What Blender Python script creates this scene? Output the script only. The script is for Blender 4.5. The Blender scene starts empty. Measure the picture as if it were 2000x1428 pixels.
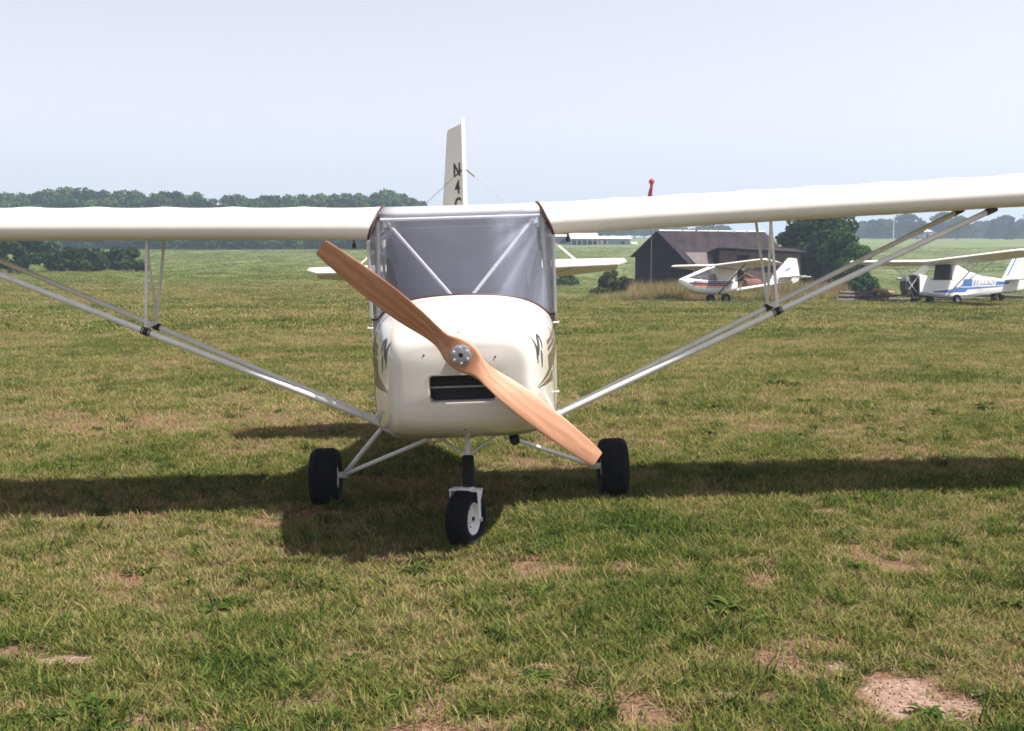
import bpy, bmesh, math, random
import numpy as np
from mathutils import Vector, Matrix, Euler, noise
from mathutils.bvhtree import BVHTree

R = math.radians
scene = bpy.context.scene
COL = scene.collection

# ------------------------------------------------------------------ camera, sky, sun, exposure
EYE = 1.68
cam_d = bpy.data.cameras.new('camera')
cam_d.sensor_width = 36.0
cam_d.lens = 39.6
cam_d.clip_start = 0.1
cam_d.clip_end = 6000
cam = bpy.data.objects.new('camera', cam_d)
COL.objects.link(cam)
cam.location = (0, 0, EYE)
cam.rotation_euler = Euler((R(90 - 5.94), 0, R(-2.47)), 'XYZ')
scene.camera = cam

SUN_DIR = Vector((0.51, -0.10, 1.0)).normalized()
SUN_EL = math.asin(SUN_DIR.z)
SUN_AZ = math.atan2(SUN_DIR.x, SUN_DIR.y)
world = bpy.data.worlds.new('World')
scene.world = world
world.use_nodes = True
wn = world.node_tree
bg = wn.nodes['Background']
sky = wn.nodes.new('ShaderNodeTexSky')
sky.sky_type = 'NISHITA'
sky.sun_disc = False
sky.sun_elevation = SUN_EL
sky.sun_rotation = SUN_AZ
sky.altitude = 100
sky.air_density = 1.0
sky.dust_density = 1.0
sky.ozone_density = 2.0
hs = wn.nodes.new('ShaderNodeHueSaturation')
hs.inputs['Saturation'].default_value = 0.24
wn.links.new(sky.outputs[0], hs.inputs['Color'])
tn = wn.nodes.new('ShaderNodeMix'); tn.data_type = 'RGBA'; tn.blend_type = 'MULTIPLY'; tn.inputs[0].default_value = 1.0
tn.inputs[7].default_value = (1.08, 1.02, 1.09, 1)
wn.links.new(hs.outputs[0], tn.inputs[6])
wn.links.new(tn.outputs[2], bg.inputs[0])
bg.inputs[1].default_value = 0.077

sun_d = bpy.data.lights.new('sun', 'SUN')
sun_d.energy = 5.0
sun_d.angle = R(0.55)
sun_d.color = (1.0, 0.95, 0.87)
sun = bpy.data.objects.new('sun', sun_d)
sun.rotation_euler = SUN_DIR.to_track_quat('Z', 'Y').to_euler()
sun.location = (20, -8, 50)
COL.objects.link(sun)

vs = scene.view_settings
vs.view_transform = 'Standard'
vs.look = 'None'
vs.exposure = 1.1
vs.gamma = 1.0
vs.use_curve_mapping = False
scene.cycles.volume_bounces = 0
scene.cycles.filter_width = 1.7
scene.cycles.max_bounces = 8
scene.cycles.transparent_max_bounces = 16

# ------------------------------------------------------------------ helpers
def sstep(a, b, x):
    t = min(1.0, max(0.0, (x - a) / (b - a)))
    return t * t * (3 - 2 * t)

def lerp(a, b, t):
    return a + (b - a) * t

def interp(x, xs, ys):
    return float(np.interp(x, xs, ys))

def mesh_obj(name, verts, faces, mat, parent=None, smooth=None, loc=None):
    me = bpy.data.meshes.new(name)
    me.from_pydata([tuple(v) for v in verts], [], faces)
    me.validate()
    bm = bmesh.new()
    bm.from_mesh(me)
    bmesh.ops.recalc_face_normals(bm, faces=bm.faces)
    bm.to_mesh(me)
    bm.free()
    if smooth is not None:
        me.shade_smooth()
        if smooth < 179:
            me.set_sharp_from_angle(angle=R(smooth))
    if mat:
        me.materials.append(mat)
    o = bpy.data.objects.new(name, me)
    if loc:
        o.location = loc
    if parent:
        o.parent = parent
    COL.objects.link(o)
    return o

def empty(name, loc=(0, 0, 0), rot=(0, 0, 0), label=None, cat=None, group=None):
    o = bpy.data.objects.new(name, None)
    o.location = loc
    o.rotation_euler = rot
    o.empty_display_size = 0.2
    COL.objects.link(o)
    tag(o, label, cat, group)
    return o

def tag(o, label=None, cat=None, group=None, kind=None):
    if label: o['label'] = label
    if cat: o['category'] = cat
    if group: o['group'] = group
    if kind: o['kind'] = kind
    return o

class MB:
    def __init__(self):
        self.v = []
        self.f = []
    def add(self, vs, fs):
        b = len(self.v)
        self.v += [Vector(p) for p in vs]
        self.f += [tuple(i + b for i in f) for f in fs]
        return self
    def box(self, c, s, rot=None):
        c = Vector(c)
        hx, hy, hz = s[0] / 2, s[1] / 2, s[2] / 2
        pts = [Vector((x, y, z)) for z in (-hz, hz) for y in (-hy, hy) for x in (-hx, hx)]
        if rot is not None:
            m = Euler(rot).to_matrix()
            pts = [m @ p for p in pts]
        return self.add([c + p for p in pts], [(0, 2, 3, 1), (4, 5, 7, 6), (0, 1, 5, 4), (2, 6, 7, 3), (0, 4, 6, 2), (1, 3, 7, 5)])
    def tube(self, pts, r, n=10, cap=True, flat=1.0):
        pts = [Vector(p) for p in pts]
        rs = r if isinstance(r, (list, tuple)) else [r] * len(pts)
        rings = []
        t0 = (pts[1] - pts[0]).normalized()
        up = Vector((0, 0, 1)) if abs(t0.z) < 0.9 else Vector((0, 1, 0))
        a = t0.cross(up).normalized()
        for i, p in enumerate(pts):
            if i == 0: t = t0
            elif i == len(pts) - 1: t = (pts[i] - pts[i - 1]).normalized()
            else: t = ((pts[i + 1] - pts[i]).normalized() + (pts[i] - pts[i - 1]).normalized()).normalized()
            a = (a - t * a.dot(t)).normalized()
            b = t.cross(a)
            rings.append([p + (a * math.cos(2 * math.pi * k / n) + b * math.sin(2 * math.pi * k / n) * flat) * rs[i] for k in range(n)])
        return self.loft(rings, True, cap)
    def loft(self, rings, closed=True, cap=False):
        b = len(self.v)
        n = len(rings[0])
        for r in rings:
            self.v += [Vector(p) for p in r]
        for i in range(len(rings) - 1):
            for k in range(n if closed else n - 1):
                k2 = (k + 1) % n
                self.f.append((b + i * n + k, b + i * n + k2, b + (i + 1) * n + k2, b + (i + 1) * n + k))
        if cap:
            self.f.append(tuple(b + k for k in range(n)))
            self.f.append(tuple(b + (len(rings) - 1) * n + k for k in range(n)))
        return self
    def lathe(self, prof, n=40, axis='X', c=(0, 0, 0), closed=False):
        # prof: (along axis, radius)
        rings = []
        c = Vector(c)
        for (u, r) in prof:
            ring = []
            for k in range(n):
                a = 2 * math.pi * k / n
                p = {'X': (u, r * math.cos(a), r * math.sin(a)), 'Y': (r * math.cos(a), u, r * math.sin(a)), 'Z': (r * math.cos(a), r * math.sin(a), u)}[axis]
                ring.append(c + Vector(p))
            rings.append(ring)
        if closed:
            rings.append(list(rings[0]))
        return self.loft(rings, True, False)
    def prism(self, poly, h, fn):
        # poly in 2D, fn(u, v, w) -> 3D with w in (-h/2, h/2)
        n = len(poly)
        vs_ = [fn(u, v, -h / 2) for u, v in poly] + [fn(u, v, h / 2) for u, v in poly]
        fs = [tuple(range(n)), tuple(range(2 * n - 1, n - 1, -1))] + [(i, (i + 1) % n, n + (i + 1) % n, n + i) for i in range(n)]
        return self.add(vs_, fs)
    def build(self, name, mat, parent=None, smooth=None, loc=None):
        return mesh_obj(name, self.v, self.f, mat, parent, smooth, loc)

def bevel_obj(o, w, seg=2, angle=30):
    bm = bmesh.new()
    bm.from_mesh(o.data)
    es = [e for e in bm.edges if len(e.link_faces) == 2 and e.calc_face_angle(0) > R(angle)]
    bmesh.ops.bevel(bm, geom=es, offset=w, segments=seg, affect='EDGES', profile=0.5)
    bm.to_mesh(o.data)
    bm.free()
    o.data.shade_smooth()
    o.data.set_sharp_from_angle(angle=R(40))
    return o

def catmull(pts, sub):
    pts = [Vector(p) for p in pts]
    out = []
    n = len(pts)
    for i in range(n - 1):
        p0 = pts[max(i - 1, 0)]; p1 = pts[i]; p2 = pts[i + 1]; p3 = pts[min(i + 2, n - 1)]
        for k in range(sub):
            t = k / sub
            out.append(0.5 * ((2 * p1) + (p2 - p0) * t + (2 * p0 - 5 * p1 + 4 * p2 - p3) * t * t + (3 * p1 - p0 - 3 * p2 + p3) * t ** 3))
    out.append(pts[-1])
    return out

# ------------------------------------------------------------------ materials
def new_mat(name):
    m = bpy.data.materials.new(name)
    m.use_nodes = True
    nt = m.node_tree
    return m, nt, nt.nodes['Principled BSDF'], nt.nodes['Material Output']

def mat(name, col, rough=0.5, metal=0.0, var=0.12, vscale=6.0, bump=0.0, bscale=40.0, spec=0.5, stretch=None, dirt=None, dscale=3.0, dlo=0.5, dhi=0.75, coat=0.0):
    m, nt, b, out = new_mat(name)
    N, L = nt.nodes, nt.links
    tc = N.new('ShaderNodeTexCoord')
    mp = N.new('ShaderNodeMapping')
    L.new(tc.outputs['Object'], mp.inputs[0])
    if stretch: mp.inputs['Scale'].default_value = stretch
    nz = N.new('ShaderNodeTexNoise')
    nz.inputs['Scale'].default_value = vscale
    nz.inputs['Detail'].default_value = 6
    L.new(mp.outputs[0], nz.inputs['Vector'])
    rp = N.new('ShaderNodeValToRGB')
    rp.color_ramp.elements[0].position = 0.3
    rp.color_ramp.elements[1].position = 0.7
    rp.color_ramp.elements[0].color = tuple(c * (1 - var) for c in col[:3]) + (1,)
    rp.color_ramp.elements[1].color = tuple(min(1, c * (1 + var)) for c in col[:3]) + (1,)
    L.new(nz.outputs[0], rp.inputs[0])
    last = rp.outputs[0]
    if dirt:
        n2 = N.new('ShaderNodeTexNoise')
        n2.inputs['Scale'].default_value = dscale
        n2.inputs['Detail'].default_value = 8
        n2.inputs['Roughness'].default_value = 0.65
        L.new(mp.outputs[0], n2.inputs['Vector'])
        mr = N.new('ShaderNodeMapRange')
        mr.inputs['From Min'].default_value = dlo
        mr.inputs['From Max'].default_value = dhi
        L.new(n2.outputs[0], mr.inputs[0])
        mx = N.new('ShaderNodeMix')
        mx.data_type = 'RGBA'
        L.new(mr.outputs[0], mx.inputs[0])
        L.new(last, mx.inputs[6])
        mx.inputs[7].default_value = tuple(dirt) + (1,)
        last = mx.outputs[2]
    L.new(last, b.inputs['Base Color'])
    b.inputs['Roughness'].default_value = rough
    b.inputs['Metallic'].default_value = metal
    b.inputs['Specular IOR Level'].default_value = spec
    b.inputs['Coat Weight'].default_value = coat
    if bump > 0:
        n3 = N.new('ShaderNodeTexNoise')
        n3.inputs['Scale'].default_value = bscale
        n3.inputs['Detail'].default_value = 5
        L.new(mp.outputs[0], n3.inputs['Vector'])
        bp = N.new('ShaderNodeBump')
        bp.inputs['Strength'].default_value = bump
        bp.inputs['Distance'].default_value = 0.02
        L.new(n3.outputs[0], bp.inputs['Height'])
        L.new(bp.outputs[0], b.inputs['Normal'])
    return m

M = {}
M['fabric'] = mat('off_white_fabric', (0.71, 0.68, 0.62), 0.42, var=0.03, vscale=3, bump=0.06, bscale=9)
M['cowl'] = mat('cream_gelcoat', (0.66, 0.63, 0.575), 0.22, var=0.035, vscale=4, bump=0.03, bscale=6, dirt=(0.50, 0.45, 0.36), dscale=7, dlo=0.58, dhi=0.95, coat=0.5)
M['centre'] = mat('clouded_plastic', (0.36, 0.35, 0.38), 0.35, var=0.05)
M['tube'] = mat('painted_tube', (0.70, 0.69, 0.66), 0.4, var=0.06, vscale=14)
M['strut'] = mat('strut_enamel', (0.66, 0.65, 0.62), 0.6, var=0.06, vscale=7, dirt=(0.45, 0.42, 0.36), dscale=9, dlo=0.55, dhi=0.85)
M['trim'] = mat('dark_red_trim', (0.055, 0.018, 0.016), 0.5)
M['rubber'] = mat('tyre_rubber', (0.010, 0.010, 0.012), 0.9, var=0.3, vscale=12, bump=0.2, bscale=60, spec=0.15)
M['boot'] = mat('boot_rubber', (0.010, 0.010, 0.012), 0.7, var=0.2, spec=0.25)
M['rim'] = mat('white_rim', (0.72, 0.70, 0.70), 0.3, var=0.05)
M['alu'] = mat('machined_aluminium', (0.36, 0.36, 0.40), 0.42, 0.7, var=0.15, vscale=30)
M['bolt'] = mat('bright_bolt', (0.75, 0.73, 0.70), 0.3, 0.6)
M['black'] = mat('matt_black', (0.012, 0.012, 0.013), 0.6, var=0.2)
M['darkmetal'] = mat('dark_steel', (0.05, 0.045, 0.045), 0.45, 0.5, var=0.2, vscale=20)
M['radiator'] = mat('radiator_core', (0.02, 0.02, 0.03), 0.6, bump=0.3, bscale=120)
M['decal_gold'] = mat('bronze_decal', (0.14, 0.105, 0.05), 0.4, 0.2, var=0.1)
M['decal_ink'] = mat('charcoal_decal', (0.045, 0.04, 0.04), 0.45, var=0.2, vscale=40)
M['ink'] = mat('black_lettering', (0.012, 0.012, 0.02), 0.5)
M['interior'] = mat('grey_cloth', (0.19, 0.20, 0.25), 0.9, var=0.05, vscale=5, bump=0.1)
M['seat'] = mat('seat_cloth', (0.085, 0.08, 0.09), 0.95, var=0.2, vscale=8)
M['wire'] = mat('stay_wire', (0.35, 0.34, 0.33), 0.4, 0.5)
M['wire_end'] = mat('turnbuckle', (0.09, 0.05, 0.045), 0.5, 0.3)

def wood_prop():
    m, nt, b, out = new_mat('varnished_maple')
    N, L = nt.nodes, nt.links
    tc = N.new('ShaderNodeTexCoord')
    mp = N.new('ShaderNodeMapping')
    mp.inputs['Scale'].default_value = (1.1, 14, 14)
    L.new(tc.outputs['Object'], mp.inputs[0])
    nz = N.new('ShaderNodeTexNoise')
    nz.inputs['Scale'].default_value = 5
    nz.inputs['Detail'].default_value = 8
    nz.inputs['Distortion'].default_value = 0.8
    L.new(mp.outputs[0], nz.inputs['Vector'])
    rp = N.new('ShaderNodeValToRGB')
    e = rp.color_ramp.elements
    e[0].position = 0.30; e[0].color = (0.42, 0.195, 0.105, 1)
    e[1].position = 0.72; e[1].color = (0.53, 0.285, 0.170, 1)
    L.new(nz.outputs[0], rp.inputs[0])
    wv = N.new('ShaderNodeTexWave')
    wv.wave_type = 'BANDS'; wv.bands_direction = 'Y'
    wv.inputs['Scale'].default_value = 14
    wv.inputs['Distortion'].default_value = 2.5
    wv.inputs['Detail'].default_value = 3
    mp2 = N.new('ShaderNodeMapping')
    mp2.inputs['Scale'].default_value = (0.25, 1, 0.35)
    L.new(tc.outputs['Object'], mp2.inputs[0])
    L.new(mp2.outputs[0], wv.inputs['Vector'])
    mx = N.new('ShaderNodeMix'); mx.data_type = 'RGBA'; mx.blend_type = 'MULTIPLY'
    mr = N.new('ShaderNodeMapRange')
    mr.inputs['To Min'].default_value = 0.0; mr.inputs['To Max'].default_value = 0.45
    L.new(wv.outputs['Fac'], mr.inputs[0])
    L.new(mr.outputs[0], mx.inputs[0])
    L.new(rp.outputs[0], mx.inputs[6])
    mx.inputs[7].default_value = (0.62, 0.45, 0.36, 1)
    L.new(mx.outputs[2], b.inputs['Base Color'])
    b.inputs['Roughness'].default_value = 0.5
    b.inputs['Coat Weight'].default_value = 0.12
    b.inputs['Coat Roughness'].default_value = 0.2
    return m
M['prop'] = wood_prop()

def glass_mat(name, tint, haze, hazecol, rough=0.04, bump=0.25, bscale=7.0, stretch=(1, 1, 1)):
    m, nt, b, out = new_mat(name)
    N, L = nt.nodes, nt.links
    N.remove(b)
    tr = N.new('ShaderNodeBsdfTransparent'); tr.inputs[0].default_value = tint + (1,)
    gl = N.new('ShaderNodeBsdfGlossy'); gl.inputs['Roughness'].default_value = rough
    df = N.new('ShaderNodeBsdfDiffuse'); df.inputs[0].default_value = hazecol + (1,)
    tl = N.new('ShaderNodeBsdfTranslucent'); tl.inputs[0].default_value = hazecol + (1,)
    ad = N.new('ShaderNodeMixShader'); ad.inputs[0].default_value = 0.5
    L.new(df.outputs[0], ad.inputs[1]); L.new(tl.outputs[0], ad.inputs[2])
    tc = N.new('ShaderNodeTexCoord')
    mp = N.new('ShaderNodeMapping'); mp.inputs['Scale'].default_value = stretch
    L.new(tc.outputs['Object'], mp.inputs[0])
    nz = N.new('ShaderNodeTexNoise'); nz.inputs['Scale'].default_value = bscale; nz.inputs['Detail'].default_value = 4
    L.new(mp.outputs[0], nz.inputs['Vector'])
    bp = N.new('ShaderNodeBump'); bp.inputs['Strength'].default_value = bump; bp.inputs['Distance'].default_value = 0.02
    L.new(nz.outputs[0], bp.inputs['Height'])
    L.new(bp.outputs[0], gl.inputs['Normal'])
    ge = N.new('ShaderNodeNewGeometry')
    dt = N.new('ShaderNodeVectorMath'); dt.operation = 'DOT_PRODUCT'
    L.new(ge.outputs['Normal'], dt.inputs[0]); L.new(ge.outputs['Incoming'], dt.inputs[1])
    def mth(op, a_, b_=None):
        q = N.new('ShaderNodeMath'); q.operation = op
        for i_, s_ in enumerate((a_, b_)):
            if isinstance(s_, (int, float)): q.inputs[i_].default_value = s_
            elif s_ is not None: L.new(s_, q.inputs[i_])
        return q.outputs[0]
    ab_ = mth('ABSOLUTE', dt.outputs['Value'], None)
    p5 = mth('POWER', mth('SUBTRACT', 1.0, ab_), 5.0)
    fr_out = mth('MULTIPLY_ADD', p5, 0.92)
    fr_out.node.inputs[2].default_value = 0.08
    n2 = N.new('ShaderNodeTexNoise'); n2.inputs['Scale'].default_value = 4; n2.inputs['Detail'].default_value = 8
    L.new(mp.outputs[0], n2.inputs['Vector'])
    mr = N.new('ShaderNodeMapRange'); mr.inputs['From Min'].default_value = 0.3; mr.inputs['From Max'].default_value = 0.75
    mr.inputs['To Min'].default_value = haze * 0.88; mr.inputs['To Max'].default_value = haze * 1.15
    L.new(n2.outputs[0], mr.inputs[0])
    sc_ = N.new('ShaderNodeAttribute'); sc_.attribute_name = 'painted_glare'  # painted reflection streaks, added on top of the even haze
    hz_ = mth('ADD', mr.outputs[0], sc_.outputs['Fac'])
    m1 = N.new('ShaderNodeMixShader')
    L.new(hz_, m1.inputs[0]); L.new(tr.outputs[0], m1.inputs[1]); L.new(ad.outputs[0], m1.inputs[2])
    m2 = N.new('ShaderNodeMixShader')
    L.new(fr_out, m2.inputs[0]); L.new(m1.outputs[0], m2.inputs[1]); L.new(gl.outputs[0], m2.inputs[2])
    L.new(m2.outputs[0], out.inputs[0])
    return m
M['glass'] = glass_mat('scuffed_lexan_glare', (0.80, 0.80, 0.84), 0.20, (0.62, 0.66, 0.84), bump=0.03, bscale=5)  # worn plastic haze, plus reflection streaks painted in per vertex
M['sideglass'] = glass_mat('side_window_plastic', (0.85, 0.85, 0.88), 0.14, (0.72, 0.70, 0.72), bump=0.1)

# ------------------------------------------------------------------ terrain
LY = [-400, 0, 10, 30, 60, 100, 150, 230, 300, 420, 700, 1500, 3000]
LZ = [0, 0, 0, -0.10, -0.30, -0.40, 0.25, 1.45, 2.6, 5.0, 8.0, 10.0, 10.0]
RY = [-400, 0, 10, 30, 44, 50, 60, 78, 110, 170, 260, 420, 700, 1500, 3000]
RZ = [0, 0, 0, -0.25, -0.52, -0.70, -1.25, -1.70, -1.5, -0.2, 2.45, 5.4, 8.5, 10.0, 10.0]
def smooth_interp(y, xs, ys):
    s = 0.0
    w = 0.04 * max(10.0, abs(y))
    for k in (-1.5, -0.75, 0, 0.75, 1.5):
        s += interp(y + k * w, xs, ys)
    return s / 5
def ground_z(x, y):
    d = max(6.0, y)
    t = sstep(-0.10, 0.08, x / d)
    z = lerp(smooth_interp(y, LY, LZ), smooth_interp(y, RY, RZ), t)
    z += 0.020 * 5 * math.tanh(x / 5) * math.exp(-((y - 7) / 14) ** 2)
    amp = 0.012 + 0.0016 * min(max(y, 0), 120)
    if y > -50:
        z += amp * noise.noise(Vector((x * 0.35, y * 0.35, 1.7))) * (1 if y < 14 else 1.0)
    return z

BARE = [(1.64, 4.02, .25, .24, 1.0), (1.47, 4.27, .16, .09, .85), (1.80, 3.85, .20, .16, .9), (-1.66, 4.60, .27, .12, 1.0), (1.66, 3.84, .34, .2, 1.0), (-1.93, 4.02, .08, .08, .9), (.93, 5.30, .09, .07, .95), (.80, 5.50, .26, .07, .65),
        (1.10, 6.12, .07, .06, .8), (-.25, 5.05, .14, .07, .6), (1.22, 5.75, .30, .08, .5), (.55, 3.95, .2, .12, .55), (-.6, 4.1, .25, .1, .5), (-1.9, 5.3, .12, .08, .6), (-1.3, 4.2, .2, .1, .5),
        (1.45, 5.15, .22, .07, .55), (.35, 4.35, .15, .1, .5), (2.2, 6.0, .2, .1, .55), (-2.3, 6.2, .25, .1, .5), (-.9, 5.6, .2, .1, .45), (.1, 3.85, .2, .1, .55), (-1.0, 3.9, .2, .12, .5), (1.0, 4.0, .12, .1, .5),
        (2.0, 5.2, .15, .06, .5), (-.45, 4.55, .16, .08, .5), (2.6, 6.6, .2, .1, .4), (1.25, 4.75, .16, .08, .5), (-2.1, 4.75, .16, .08, .55)]
def bare(x, y):
    b = 0.0
    if y < 14:
        nx = 0.6 * noise.noise(Vector((x * 9, y * 9, 3.1))) + 0.35 * noise.noise(Vector((x * 23, y * 23, 8.1)))
        for (cx, cy, rx, ry, s) in BARE:
            q = ((x - cx) / (rx * .62)) ** 2 + ((y - cy) / (ry * .62)) ** 2
            if q < 6:
                b = max(b, s * sstep(1.7, 0.4, q + nx * 1.2))
        n = noise.noise(Vector((x * 2.6, y * 3.6, 5.5))) + 0.6 * noise.noise(Vector((x * 7, y * 8, 2.5)))
        b = max(b, 0.66 * sstep(0.24, 0.72, n))
    else:
        n = noise.noise(Vector((x * 0.9, y * 1.2, 5.5))) + 0.5 * noise.noise(Vector((x * 2.5, y * 3, 2.5)))
        b = max(b, 0.4 * sstep(0.55, 1.0, n))
    return b
def meadow(x, y):
    # unmown meadow beyond the runway edge
    if x > 0.5 * 0.25 * y and y > 49: 
        return sstep(49, 51, y)
    e = 62 + 8 * noise.noise(Vector((x * 0.05, 0.3, 0.1)))
    return sstep(e, e + 10, y)

def axis_vals(segs):
    out = []
    for a, b, s in segs:
        n = max(1, int(round((b - a) / s)))
        out += [a + (b - a) * i / n for i in range(n)]
    out.append(segs[-1][1])
    return out
xs = axis_vals([(-2200, -600, 200), (-600, -120, 30), (-120, -30, 6), (-30, -5, 0.8), (-5, 5, 0.07), (5, 30, 0.8), (30, 120, 6), (120, 600, 30), (600, 2200, 200)])
ys = axis_vals([(-300, -40, 40), (-40, 2, 4), (2, 9, 0.07), (9, 20, 0.3), (20, 70, 1.2), (70, 140, 4), (140, 420, 10), (420, 3000, 120)])
nx_, ny_ = len(xs), len(ys)
gv = []; gb = []; gm = []
for y in ys:
    for x in xs:
        gv.append((x, y, ground_z(x, y)))
        near = abs(x) < 8 and 1 < y < 14
        gb.append(bare(x, y) if (near or (abs(x) < 0.6 * y and y < 80)) else 0.0)
        gm.append(meadow(x, y))
gf = [(j * nx_ + i, j * nx_ + i + 1, (j + 1) * nx_ + i + 1, (j + 1) * nx_ + i) for j in range(ny_ - 1) for i in range(nx_ - 1)]
gme = bpy.data.meshes.new('ground')
gme.from_pydata(gv, [], gf)
gme.shade_smooth()
a = gme.attributes.new('bare', 'FLOAT', 'POINT'); a.data.foreach_set('value', np.array(gb, dtype=np.float32))
a = gme.attributes.new('meadow', 'FLOAT', 'POINT'); a.data.foreach_set('value', np.array(gm, dtype=np.float32))
ground = bpy.data.objects.new('ground', gme)
COL.objects.link(ground)
tag(ground, 'mown grass airfield with worn patches of bare soil', None, None, 'structure')

def ground_mat():
    m, nt, b, out = new_mat('field_ground')
    N, L = nt.nodes, nt.links
    tc = N.new('ShaderNodeTexCoord')
    def nz(scale, detail=6, stretch=(1, 1, 1), rough=0.6):
        mp = N.new('ShaderNodeMapping'); mp.inputs['Scale'].default_value = stretch
        L.new(tc.outputs['Object'], mp.inputs[0])
        n = N.new('ShaderNodeTexNoise'); n.inputs['Scale'].default_value = scale; n.inputs['Detail'].default_value = detail; n.inputs['Roughness'].default_value = rough
        L.new(mp.outputs[0], n.inputs['Vector'])
        return n.outputs[0]
    def ramp(src, stops):
        r = N.new('ShaderNodeValToRGB')
        el = r.color_ramp.elements
        while len(el) < len(stops): el.new(0.5)
        for e, (p, c) in zip(el, stops):
            e.position = p; e.color = c + (1,)
        L.new(src, r.inputs[0])
        return r.outputs[0]
    def mix(f, a_, b_, mode='MIX'):
        x = N.new('ShaderNodeMix'); x.data_type = 'RGBA'; x.blend_type = mode
        if isinstance(f, float): x.inputs[0].default_value = f
        else: L.new(f, x.inputs[0])
        for i, s in ((6, a_), (7, b_)):
            if isinstance(s, tuple): x.inputs[i].default_value = s + (1,)
            else: L.new(s, x.inputs[i])
        return x.outputs[2]
    def rng(src, a_, b_, lo=0.0, hi=1.0):
        r = N.new('ShaderNodeMapRange'); r.inputs['From Min'].default_value = a_; r.inputs['From Max'].default_value = b_
        r.inputs['To Min'].default_value = lo; r.inputs['To Max'].default_value = hi
        L.new(src, r.inputs[0]); return r.outputs[0]
    at = N.new('ShaderNodeAttribute'); at.attribute_name = 'bare'
    am = N.new('ShaderNodeAttribute'); am.attribute_name = 'meadow'
    fine = nz(55, 8, rough=0.75)
    mid = nz(1.3, 7)
    big = nz(0.09, 6, (1, 2.2, 1))
    thatch = ramp(fine, [(0.32, (0.045, 0.030, 0.016)), (0.48, (0.115, 0.080, 0.042)), (0.68, (0.22, 0.155, 0.090))])
    green = ramp(fine, [(0.32, (0.030, 0.030, 0.012)), (0.50, (0.078, 0.078, 0.028)), (0.70, (0.14, 0.120, 0.055))])
    turf = mix(rng(mid, 0.36, 0.62), thatch, green)
    mead = mix(rng(big, 0.40, 0.62), ramp(nz(2.2, 8, (1, 1.6, 1)), [(0.30, (0.045, 0.078, 0.024)), (0.5, (0.080, 0.118, 0.040)), (0.72, (0.12, 0.155, 0.058))]),
               ramp(nz(1.6, 8, (1, 1.6, 1)), [(0.30, (0.080, 0.100, 0.034)), (0.5, (0.13, 0.142, 0.050)), (0.72, (0.19, 0.185, 0.075))]))
    base = mix(am.outputs['Fac'], turf, mead)
    soil = ramp(nz(38, 9, rough=0.7), [(0.30, (0.10, 0.060, 0.042)), (0.48, (0.235, 0.155, 0.118)), (0.70, (0.37, 0.270, 0.220))])
    earth = ramp(nz(60, 9, rough=0.75), [(0.32, (0.045, 0.026, 0.017)), (0.50, (0.150, 0.085, 0.056)), (0.70, (0.27, 0.175, 0.125))])
    colr = mix(rng(at.outputs['Fac'], 0.66, 0.86), mix(rng(at.outputs['Fac'], 0.10, 0.42), base, earth), soil)
    L.new(colr, b.inputs['Base Color'])
    b.inputs['Roughness'].default_value = 0.95
    b.inputs['Specular IOR Level'].default_value = 0.1
    bp = N.new('ShaderNodeBump'); bp.inputs['Strength'].default_value = 0.6; bp.inputs['Distance'].default_value = 0.03
    L.new(nz(45, 8, rough=0.7), bp.inputs['Height'])
    L.new(bp.outputs[0], b.inputs['Normal'])
    return m
gme.materials.append(ground_mat())

# ------------------------------------------------------------------ foliage helpers
def leaf_mat(name, cols, transl=0.25, attr='tint'):
    m, nt, b, out = new_mat(name)
    N, L = nt.nodes, nt.links
    N.remove(b)
    at = N.new('ShaderNodeAttribute'); at.attribute_name = attr
    rp = N.new('ShaderNodeValToRGB')
    el = rp.color_ramp.elements
    while len(el) < len(cols): el.new(0.5)
    for i, (e, c) in enumerate(zip(el, cols)):
        e.position = i / (len(cols) - 1); e.color = c + (1,)
    L.new(at.outputs['Fac'], rp.inputs[0])
    oi = N.new('ShaderNodeObjectInfo')
    hs = N.new('ShaderNodeHueSaturation')
    mr = N.new('ShaderNodeMapRange'); mr.inputs['To Min'].default_value = 0.8; mr.inputs['To Max'].default_value = 1.25
    L.new(oi.outputs['Random'], mr.inputs[0]); L.new(mr.outputs[0], hs.inputs['Value'])
    mr2 = N.new('ShaderNodeMapRange'); mr2.inputs['To Min'].default_value = 0.485; mr2.inputs['To Max'].default_value = 0.515
    L.new(oi.outputs['Random'], mr2.inputs[0]); L.new(mr2.outputs[0], hs.inputs['Hue'])
    L.new(rp.outputs[0], hs.inputs['Color'])
    df = N.new('ShaderNodeBsdfDiffuse'); tl = N.new('ShaderNodeBsdfTranslucent')
    L.new(hs.outputs[0], df.inputs[0]); L.new(hs.outputs[0], tl.inputs[0])
    mx = N.new('ShaderNodeMixShader'); mx.inputs[0].default_value = transl
    L.new(df.outputs[0], mx.inputs[1]); L.new(tl.outputs[0], mx.inputs[2])
    L.new(mx.outputs[0], out.inputs[0])
    return m
M['leaf'] = leaf_mat('broad_leaves', [(0.018, 0.040, 0.010), (0.042, 0.080, 0.020), (0.085, 0.130, 0.035)])
M['leaf_dark'] = leaf_mat('dark_leaves', [(0.012, 0.028, 0.010), (0.026, 0.052, 0.018), (0.055, 0.085, 0.028)])
M['leaf_olive'] = leaf_mat('olive_leaves', [(0.030, 0.034, 0.012), (0.060, 0.066, 0.024), (0.105, 0.105, 0.040)])
M['needle'] = leaf_mat('conifer_needles', [(0.008, 0.020, 0.012), (0.018, 0.038, 0.020), (0.035, 0.060, 0.028)], 0.1)
M['dry'] = leaf_mat('dry_stalks', [(0.10, 0.085, 0.035), (0.27, 0.19, 0.095), (0.42, 0.27, 0.16)], 0.3)
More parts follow.
